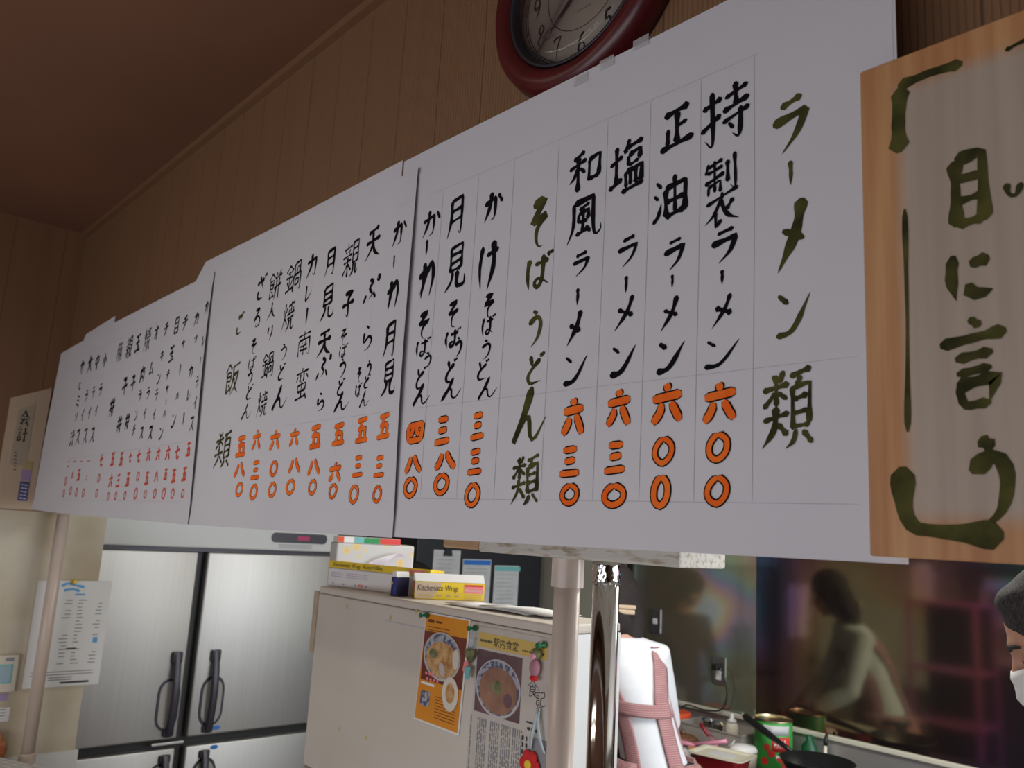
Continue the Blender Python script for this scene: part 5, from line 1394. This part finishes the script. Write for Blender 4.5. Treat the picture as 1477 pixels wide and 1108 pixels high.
m = MB(); m.lathe([(.06, .0752), (.061, .08), (.052, .094), (.01, .1)], seg=28); m.build('lid', 'white_plastic', t, smooth=True)
m = MB(); m.tube([(-.04, -.05, .04), (-.03, -.055, .085), (-.005, -.05, .12)], .0025, 8); m.build('spoon', 'steel', t)
t = thing('food_tin', 'large green and red food tin with a gold rim on the counter', 'tin', (-2.020, 2.645, ZC))
m = MB(); m.lathe([(.076, 0), (.078, .004), (.078, .178), (.076, .182)], seg=48); soft(m.build('can', 'tin_green', t))
m = MB(); m.lathe([(.0765, .1822), (.0795, .184), (.0795, .190), (.075, .191), (.074, .1835), (.02, .183)], seg=48); soft(m.build('rim', 'tin_rim', t))
def wrap_patch(name, mat, th0, th1, z0, z1, r, parent, shape=None, n_=14):
    m = MB()
    if shape is None:
        rings = []
        for k in range(n_ + 1):
            a = th0 + (th1 - th0) * k / n_
            rings.append([(r * math.cos(a), r * math.sin(a), z0), (r * math.cos(a), r * math.sin(a), z1), ((r - .0006) * math.cos(a), (r - .0006) * math.sin(a), z1), ((r - .0006) * math.cos(a), (r - .0006) * math.sin(a), z0)])
        m.loft(rings)
    else:
        c = ((th0 + th1) / 2, (z0 + z1) / 2)
        pts = [(c[0] + (th1 - th0) / 2 * u, c[1] + (z1 - z0) / 2 * v) for u, v in shape]
        for rr_ in (r,):
            vs = [m.bm.verts.new((rr_ * math.cos(a), rr_ * math.sin(a), z)) for a, z in pts]
            cv = m.bm.verts.new((rr_ * math.cos(c[0]) * 1.001, rr_ * math.sin(c[0]) * 1.001, c[1]))
            for i in range(len(vs)):
                m.bm.faces.new((vs[i], vs[(i + 1) % len(vs)], cv))
    return m.build(name, mat, parent)
rnd = [(math.cos(2 * PI * k / 20), math.sin(2 * PI * k / 20)) for k in range(20)]
TV = math.radians(-57)   # side turned to the dining room
wrap_patch('white_panel', 'memo', TV - .6, TV + .9, .135, .172, .0786, t)
for k, w in enumerate((.02, .01, .025, .012, .02, .01, .018)):
    wrap_patch('barcode_bar', 'print_gray', TV - .42 + .05 * k, TV - .42 + .05 * k + w, .14, .165, .0790, t, n_=2)
wrap_patch('red_panel', 'tin_red', TV - .1, TV + .95, .07, .128, .0786, t)
for a, z, s in ((-.35, .085, .18), (-.12, .062, .2), (.35, .045, .22), (.6, .02, .2), (-.5, .03, .2)):
    wrap_patch('tomato', 'tin_red', TV + a - s, TV + a + s, z - .015, z + .015, .0789, t, rnd)
mb = MB()
pt = lambda u, z, lift: ((.0795 + lift) * math.cos(TV + u), (.0795 + lift) * math.sin(TV + u), z)
for k in range(4):
    brush(mb, pt, smooth_path([(.02 + .17 * k, .085), (.05 + .17 * k, .115), (.1 + .17 * k, .11), (.13 + .17 * k, .085)]), .010, False, 0)
    brush(mb, pt, [(.02 + .17 * k, .098), (.13 + .17 * k, .099)], .007, False, 0)
brush(mb, pt, [(.1, .052), (.4, .054)], .012, False, 0)
mb.build('white_lettering', 'card_white', t)
t = thing('enamel_tray', 'cream enamel tray with dark red outside near the frying pan handle', 'tray', (-2.02, 2.275, ZC + .0405), math.radians(10))
q = thing('tray_stand', 'low dark stand under the cream enamel tray', 'stand', (-2.02, 2.275, ZC), math.radians(10))
m = MB(); m.box((-.09, -.06, 0), (.09, .06, .04), .004); m.build('stand', 'graphite', q)
def rrect(w, h, r, z, n_=6):
    pts = []
    for cx, cy, a0 in ((w - r, h - r, 0), (-w + r, h - r, PI / 2), (-w + r, -h + r, PI), (w - r, -h + r, 1.5 * PI)):
        for k in range(n_ + 1):
            a = a0 + PI / 2 * k / n_
            pts.append((cx + r * math.cos(a), cy + r * math.sin(a), z))
    return pts
m = MB(); m.loft([rrect(.085, .062, .02, 0), rrect(.096, .072, .024, .046)], True); soft(m.build('outside', 'enamel_red', t))
m = MB(); m.loft([rrect(.0965, .0725, .024, .0462), rrect(.115, .09, .03, .0495), rrect(.115, .09, .03, .0525), rrect(.098, .074, .024, .0515), rrect(.090, .066, .02, .0466)], False); soft(m.build('rim', 'enamel_cream', t))
m = MB(); m.loft([rrect(.0898, .0658, .02, .0464), rrect(.0898, .0658, .02, .0469)]); m.build('inside', 'enamel_cream', t)
m = MB(); m.box((-.05, -.03, .0472), (.05, .03, .0482)); m.build('tray_grid', 'memo', t)
t = thing('gas_stove', 'low black gas stove under the frying pan', 'stove', (-1.70, 2.42, ZC))
m = MB(); m.box((-.14, -.17, .0), (.45, .17, .055), .008); m.build('stove_body', 'graphite', t)
m = MB()
for k in range(4):
    a = PI / 2 * k + .4
    m.box((-.008, -.006, 0), (.008, .006, 0.001))
m.bm.clear()
for k in range(5):
    a = 2 * PI * k / 5 + .3
    m.tube([(.035 * math.cos(a), .035 * math.sin(a), .066), (.10 * math.cos(a), .10 * math.sin(a), .066), (.105 * math.cos(a), .105 * math.sin(a), .056)], .005, 8)
m.build('burner_grate', 'rubber', t)
m = MB(); m.lathe([(.045, .0552), (.045, .060), (.03, .062)], seg=24); m.build('burner_head', 'steel', t)
t = thing('frying_pan', 'black frying pan with a long raised handle on the stove', 'frying pan', (-1.70, 2.42, ZC + .0715))
m = MB(); m.lathe([(.10, 0), (.108, .004), (.135, .046), (.138, .050), (.135, .051), (.105, .008), (.02, .006)], seg=56); m.build('pan_body', 'pan', t, smooth=True)
hd = Vector((-.89, .33, .22)).normalized()
b0 = Vector((-.128, .045, .045))
m = MB(); m.tube([b0, b0 + hd * .05, b0 + hd * .14, b0 + hd * .30, b0 + hd * .31], [.009, .010, .014, .016, .010], 12); m.build('handle', 'pan', t, smooth=True)
e_ = b0 + hd * .311
m = MB(); m.tube([e_, e_ + hd * .006], [.0105, .009], 12); m.build('handle_cap', 'dark_red', t)
t = thing('gas_lighter', 'thin white stick lighter with black tip standing against the splash wall', 'lighter', (-1.84, 2.735, ZC))
m = MB(); m.tube([(0, 0, 0), (0, .012, .105)], [.008, .007], 10); m.build('stick', 'cream_plastic', t)
m = MB(); m.tube([(0, .012, .1055), (-.001, .016, .125), (.003, .020, .152)], [.009, .010, .005], 10); m.build('tip', 'rubber', t)
t = thing('green_bottle', 'dark green bottle behind the food tin beside the splash wall', 'bottle', (-1.905, 2.735, ZC))
m = MB(); m.lathe([(.03, 0), (.032, .005), (.032, .09), (.014, .115), (.013, .135), (.003, .136)], seg=24); m.build('bottle_body', 'green_pole', t, smooth=True)

# ---------------------------------------------------------------- people
def ell_ring(c, rx, ry, R=None, n_=28):
    out = []
    for k in range(n_):
        a = 2 * PI * k / n_
        v = Vector((rx * math.cos(a), ry * math.sin(a), 0))
        if R: v = R @ v
        out.append(Vector(c) + v)
    return out


def remesh(o, voxel, sm=4):
    r = o.modifiers.new('join', 'REMESH'); r.mode = 'VOXEL'; r.voxel_size = voxel; r.use_smooth_shade = True
    s = o.modifiers.new('smooth', 'SMOOTH'); s.iterations = sm; s.factor = .5
    return o

TORSO = [(-.10, .150, .105), (0, .165, .112), (.10, .148, .10), (.20, .145, .10), (.30, .160, .108), (.38, .172, .108), (.43, .160, .092), (.465, .115, .07), (.49, .062, .058), (.53, .052, .054), (.575, .052, .056)]


class Body:
    """Joints of one person, in the person's own axes: facing +Y, feet at z = 0."""
    def __init__(s, k, lean, pitch, yaw, hands, elbows, feet=((-.1, 0), (.1, .03)), side=0.0, wide=1.0):
        s.k, s.lean, s.side, s.wide = k, lean, side, wide
        s.pz = .88 * k
        s.hands, s.elbows, s.feet = hands, elbows, feet
        nb = s.spine(.56)
        s.R = Matrix.Rotation(yaw, 3, 'Z') @ Matrix.Rotation(-pitch, 3, 'X')
        s.head = nb + s.R @ Vector((0, .028, .105)) * k

    def spine(s, h):
        t = max(0, h) / .5
        return Vector((s.side * t, s.lean * t ** 1.35, s.pz + h * s.k * (1 - .22 * s.lean * t)))

    def ring(s, h, grow=0):
        for (a, b) in zip(TORSO, TORSO[1:]):
            if a[0] <= h <= b[0]:
                t = (h - a[0]) / (b[0] - a[0])
                return s.spine(h), (a[1] + (b[1] - a[1]) * t) * s.k * (s.wide if h < .45 else 1) + grow, (a[2] + (b[2] - a[2]) * t) * s.k + grow
        a = TORSO[0] if h < TORSO[0][0] else TORSO[-1]
        return s.spine(h), a[1] * s.k * (s.wide if h < .45 else 1) + grow, a[2] * s.k + grow

    def H(s, x, y, z):
        return s.head + s.R @ (Vector((x, y, z)) * s.k)

    def shoulder(s, sd):
        c = s.spine(.425)
        return c + Vector((sd * .165 * s.k * s.wide, 0, -.005))


def make_person(name, label, loc, rz, B, shirt, hair, sleeve=1.0):
    k = B.k
    t = thing(name, label, 'person', loc, rz)
    # body: torso, neck, head, arms, hands, legs in one continuous skin
    m = MB()
    m.loft([ell_ring(*B.ring(h)) for h in [x[0] for x in TORSO]])
    R3 = B.R
    m.ball(B.H(0, -.008, .022), (.074 * k, .092 * k, .092 * k), 28, 18, R3)          # skull
    m.ball(B.H(0, .022, -.045), (.056 * k, .064 * k, .070 * k), 24, 16, R3)          # jaw and face
    m.ball(B.H(0, .066, -.095), (.022 * k, .018 * k, .018 * k), 14, 10, R3)          # chin
    m.tube([B.H(0, .084, .012), B.H(0, .096, -.012), B.H(0, .106, -.032)], [.009 * k, .012 * k, .015 * k], 12)   # nose
    m.ball(B.H(0, .088, -.036), (.020 * k, .012 * k, .010 * k), 14, 10, R3)
    m.tube([B.H(-.045, .070, .022), B.H(0, .083, .024), B.H(.045, .070, .022)], [.010 * k, .012 * k, .010 * k], 10)  # brow ridge
    for sd in (-1, 1):
        m.ball(B.H(sd * .076, -.005, -.012), (.011 * k, .022 * k, .034 * k), 14, 10, R3)   # ear
        m.ball(B.H(sd * .042, .062, -.030), (.022 * k, .018 * k, .022 * k), 14, 10, R3)    # cheek
        sh, el, ha = B.shoulder(sd), Vector(B.elbows[sd]), Vector(B.hands[sd])
        mid = (sh + el) / 2
        m.tube([sh + Vector((-sd * .05, 0, 0)), sh, mid, el, (el * .55 + ha * .45), ha], [.052 * k, .050 * k, .043 * k, .036 * k, .034 * k, .025 * k], 16)
        d = (ha - el).normalized()
        side = Vector((sd, 0, 0)); side = (side - d * side.dot(d)).normalized()
        nrm = d.cross(side).normalized()
        if nrm.z > 0: nrm = -nrm
        pc = ha + d * .045 * k
        m.loft([[ha + d * v * k + side * u * w * k + nrm * q * .012 * k for u, q in ((-1, -1), (-.5, -1.3), (.5, -1.3), (1, -1), (1, 1), (.5, 1.2), (-.5, 1.2), (-1, 1))] for v, w in ((-.005, .024), (.03, .034), (.07, .040), (.092, .038))])
        for i, (u, L) in enumerate(((-.030, .060), (-.010, .074), (.011, .070), (.030, .054))):
            p0 = ha + d * .085 * k + side * u * k
            p1 = p0 + (d * .9 + nrm * .35).normalized() * L * .5 * k
            p2 = p1 + (d * .6 + nrm * .8).normalized() * L * .32 * k
            p3 = p2 + (d * .25 + nrm * .95).normalized() * L * .25 * k
            m.tube([p0, p1, p2, p3], [.0098 * k, .0092 * k, .0085 * k, .007 * k], 10)
        p0 = ha + d * .028 * k - side * .028 * k
        p1 = p0 + (d * .6 - side * .75 + nrm * .2).normalized() * .042 * k
        p2 = p1 + (d * .9 - side * .1 + nrm * .35).normalized() * .032 * k
        m.tube([p0, p1, p2], [.013 * k, .0108 * k, .0085 * k], 10)
        fx, fy = B.feet[0 if sd < 0 else 1]
        hip = Vector((sd * .085 * k, 0, B.pz - .02)); kn = Vector((sd * .09 * k, fy * .5 + .03, .47 * k)); an = Vector((fx, fy, .075))
        m.tube([hip + Vector((0, 0, .05)), hip, (hip + kn) / 2, kn, (kn * .6 + an * .4), an, an + Vector((0, .02, -.03))], [.085 * k, .088 * k, .075 * k, .056 * k, .054 * k, .038 * k, .036 * k], 18)
        m.tube([an + Vector((0, -.03, -.035)), an + Vector((0, .06, -.04)), an + Vector((0, .15, -.048))], [.035, .036, .024], 12)
    remesh(m.build('body', 'skin', t), .0075)
    # eyes and lips
    for sd in (-1, 1):
        e = MB(); e.ball(B.H(sd * .031, .0715, -.004), (.0115 * k, .010 * k, .0055 * k), 16, 10, R3); eo = e.build('eye', 'eye', t)
        e = MB(); e.ball(B.H(sd * .031, .0795, -.005), (.0060 * k, .0030 * k, .0052 * k), 12, 8, R3); e.build('iris', 'iris', eo)
        e = MB(); e.tube([B.H(sd * .014, .090, .019), B.H(sd * .034, .087, .025), B.H(sd * .052, .072, .019)], [.0035 * k, .0045 * k, .0025 * k], 8); e.build('eyebrow', hair, t)
    e = MB(); e.tube([B.H(-.022, .076, -.066), B.H(0, .087, -.064), B.H(.022, .076, -.066)], [.003 * k, .0065 * k, .003 * k], 10); e.build('lips', 'lip', t)
    # shirt
    m = MB()
    m.loft([ell_ring(*B.ring(h, .013)) for h in (-.12, -.06, 0, .06, .12, .18, .24, .30, .35, .38, .41, .43, .45, .468, .485)])
    for sd in (-1, 1):
        sh, el, ha = B.shoulder(sd), Vector(B.elbows[sd]), Vector(B.hands[sd])
        if sleeve >= 1:
            pts = [sh + Vector((-sd * .06, 0, 0)), sh, (sh + el) / 2, el, (el * .55 + ha * .45), el * .1 + ha * .9]
            rd = [.064, .064, .056, .050, .046, .037]
        else:
            pts = [sh + Vector((-sd * .06, 0, 0)), sh, sh * .7 + el * .3, sh * .3 + el * .7]
            rd = [.064, .064, .060, .058]
        m.tube(pts, [r_ * k for r_ in rd], 18)
    remesh(m.build('shirt', shirt, t), .0095, 5)
    # trousers and shoes
    m = MB()
    m.loft([ell_ring(*B.ring(h, .010)) for h in (-.10, -.04, .02, .05)])
    for sd in (-1, 1):
        fx, fy = B.feet[0 if sd < 0 else 1]
        hip = Vector((sd * .085 * k, 0, B.pz - .02)); kn = Vector((sd * .09 * k, fy * .5 + .03, .47 * k)); an = Vector((fx, fy, .09))
        m.tube([hip + Vector((0, 0, .05)), hip, (hip + kn) / 2, kn, (kn * .5 + an * .5), an], [.092 * k, .098 * k, .086 * k, .068 * k, .064 * k, .056 * k], 18)
    remesh(m.build('trousers', 'trousers', t), .012, 4)
    for sd in (-1, 1):
        fx, fy = B.feet[0 if sd < 0 else 1]
        m = MB(); m.ball((fx, fy + .05, .042), (.046, .135, .0415), 22, 12); m.build('shoe', 'shoe', t, smooth=True)
    return t


def on_back(B, x, h, off, front=False):
    c, rx, ry = B.ring(h, off)
    y = ry * math.sqrt(max(.0, 1 - min(.999, abs(x) / rx) ** 2))
    return c + Vector((x, y if front else -y, 0))


def band(name, mat, B, path, width, parent, off=.023, front=False, n_=14):
    """A strip of cloth lying on the torso: path of (x, h) points, swept to the given width."""
    q = smooth_path(path, 6)
    L = MB(); rows = []
    for i, p in enumerate(q):
        a, b = q[max(i - 1, 0)], q[min(i + 1, len(q) - 1)]
        d = Vector((b[0] - a[0], b[1] - a[1])).normalized(); nn = Vector((-d.y, d.x))
        rows.append([L.bm.verts.new(on_back(B, p[0] + nn.x * width * (j / 6 - .5), p[1] + nn.y * width * (j / 6 - .5), off, front)) for j in range(7)])
    for a, b in zip(rows, rows[1:]):
        for j in range(6):
            f = L.bm.faces.new((a[j], a[j + 1], b[j + 1], b[j])); f.smooth = True
    o = L.build(name, mat, parent)
    s = o.modifiers.new('thickness', 'SOLIDIFY'); s.thickness = .004; s.offset = 0
    return o

# the woman in the striped apron, seen from behind
B = Body(.955, .13, math.radians(24), math.radians(14), {-1: (-.17, .38, .86), 1: (.01, .38, .86)}, {-1: (-.25, .20, .98), 1: (.055, .20, .97)}, ((-.11, -.02), (.11, .03)), -.14, .72)
WLOC, WRZ = (-2.025, 1.87, 0), math.radians(42)
w = make_person('person', 'person from behind in white shirt and striped pink apron at the counter', WLOC, WRZ, B, 'white_shirt', 'hair_dark')
m = MB()
m.ball(B.H(0, -.020, .035), (.086, .098, .094), 24, 16, B.R)
m.ball(B.H(0, -.060, -.035), (.080, .058, .085), 22, 14, B.R)
m.ball(B.H(0, -.075, -.105), (.066, .044, .085), 20, 14, B.R)
for sd in (-1, 1): m.ball(B.H(sd * .066, .008, -.04), (.022, .038, .095), 16, 12, B.R)
m.ball(B.H(.050, -.050, -.120), (.056, .046, .105), 16, 12, B.R)
m.ball(B.H(.040, -.045, -.02), (.066, .060, .085), 18, 12, B.R)
m.ball(B.H(-.03, -.060, -.135), (.045, .040, .075), 16, 12, B.R)
remesh(m.build('hair', 'hair_dark', w), .008, 3)
c = B.H(.012, -.118, -.105)
m = MB(); m.box((-.040, -.012, .004), (.040, .010, .018), .004); m.box((-.036, -.010, -.016), (.036, .010, .002), .004)
cl = m.build('hair_clip', 'e_card', w, loc=c); cl['label'] = 'tan and white hair clip'
ap = bpy.data.objects.new('apron', None)
band('shoulder_strap', 'apron', B, [(-.125, .455), (-.12, .40), (-.095, .32), (-.075, .25), (-.07, .16), (-.075, .05), (-.09, -.02)], .05, w)
band('shoulder_strap', 'apron', B, [(.125, .455), (.12, .40), (.10, .32), (.082, .25), (.076, .16), (.075, .05), (.085, -.02)], .05, w)
bpy.data.objects.remove(ap)
band('cross_strap', 'apron', B, [(-.11, .235), (-.05, .232), (.0, .23), (.05, .228), (.11, .228)], .048, w, .027)
band('bib', 'apron', B, [(0, .34), (0, .2), (0, .0)], .24, w, .023, True)
m = MB(); rows = []
for j in range(12):
    h = .045 - .045 * j
    rows.append([])
    for i in range(33):
        a = math.radians(-90 + 26 + (360 - 52) * i / 32)
        gap = 1 + .02 * j
        c_ = B.spine(max(h, -.1)); c_ = Vector((c_.x, c_.y, B.pz + h))
        rx, ry = .152 + .014 * j + .006 * math.sin(i * 1.7 + j * .2), .132 + .011 * j
        rows[-1].append(m.bm.verts.new(c_ + Vector((rx * math.cos(a), ry * math.sin(a), 0))))
for a, b in zip(rows, rows[1:]):
    for i in range(32):
        f = m.bm.faces.new((a[i], a[i + 1], b[i + 1], b[i])); f.smooth = True
sk = m.build('apron_skirt', 'apron', w); s_ = sk.modifiers.new('thickness', 'SOLIDIFY'); s_.thickness = .004
m = MB(); bc = on_back(B, .0, .0, .035)
for sd in (-1, 1):
    m.ball(bc + Vector((sd * .032, -.006, .004)), (.034, .014, .019), 16, 10, Matrix.Rotation(sd * .3, 3, 'Y'))
    m.tube([bc, bc + Vector((sd * .014, -.012, -.05)), bc + Vector((sd * .03, -.01, -.10))], [.008, .015, .012], 10)
m.ball(bc, (.013, .016, .014), 12, 8)
m.build('bow', 'pink_cloth', w, smooth=True)
m = MB(); m.lathe([(.009, .0), (.009, -.004), (.003, -.006)], center=on_back(B, -.125, .03, .024), axis='y', seg=16); m.build('button', 'tin_rim', w)

# the masked man at the right edge
B = Body(1.02, .10, math.radians(31), math.radians(-6), {-1: (-.16, .46, .98), 1: (.16, .44, .96)}, {-1: (-.26, .16, 1.06), 1: (.26, .16, 1.06)})
MRZ = math.radians(112)
p = make_person('person', 'gray haired person in a white face mask at the right edge', (-.278, 1.068, 0), MRZ, B, 'white_shirt', 'hair_gray')
m = MB()
m.ball(B.H(0, -.018, .040), (.086, .098, .086), 26, 18, B.R)
m.ball(B.H(0, -.055, -.015), (.080, .062, .080), 22, 14, B.R)
m.ball(B.H(0, .030, .088), (.060, .042, .026), 20, 12, B.R)
for sd in (-1, 1): m.ball(B.H(sd * .068, .010, .018), (.018, .034, .050), 16, 12, B.R)
remesh(m.build('hair', 'hair_gray', p), .007, 2)
m = MB(); rows = []
for j in range(11):
    v = j / 10
    z = -.012 - .100 * v
    rows.append([])
    for i in range(17):
        u = i / 16 * 2 - 1
        a = u * 1.22
        bulge = .112 + .012 * math.sin(PI * min(1, v * 1.15)) - .030 * max(0, v - .55) - .006 * (1 - v)
        rows[-1].append(m.bm.verts.new(B.H((.075 - .016 * v) * math.sin(a), (bulge - .0) * math.cos(a) ** .8 + .002 + .0022 * math.sin(v * 19), z)))
for a, b in zip(rows, rows[1:]):
    for i in range(16):
        f = m.bm.faces.new((a[i], a[i + 1], b[i + 1], b[i])); f.smooth = True
mk = m.build('face_mask', 'mask', p); s_ = mk.modifiers.new('thickness', 'SOLIDIFY'); s_.thickness = .002
for sd in (-1, 1):
    for z in (-.03, -.098):
        m = MB(); m.tube([B.H(sd * .066, .040, z), B.H(sd * .076, .012, z * .6 - .008), B.H(sd * .083, -.012, -.02 + .3 * z)], .0015, 6); m.build('ear_loop', 'mask', p)

# the dark-clothed person mirrored in the glossy wall, standing out of sight behind the white box
B = Body(.90, .06, math.radians(14), math.radians(-25), {-1: (-.16, .25, .80), 1: (.16, .26, .80)}, {-1: (-.21, .04, .98), 1: (.21, .04, .98)})
q = make_person('person', 'dark clothed person mirrored in the left glossy wall panel', (-3.47, 1.665, 0), math.radians(-65), B, 'dark_shirt', 'hair_dark')
m = MB()
m.ball(B.H(0, -.016, .036), (.090, .102, .094), 24, 16, B.R)
m.ball(B.H(0, -.05, -.03), (.086, .066, .08), 22, 14, B.R)
m.ball(B.H(0, .045, .075), (.062, .042, .032), 18, 12, B.R)
for sd in (-1, 1): m.ball(B.H(sd * .070, .01, .0), (.022, .04, .07), 16, 12, B.R)
remesh(m.build('hair', 'hair_dark', q), .009, 3)
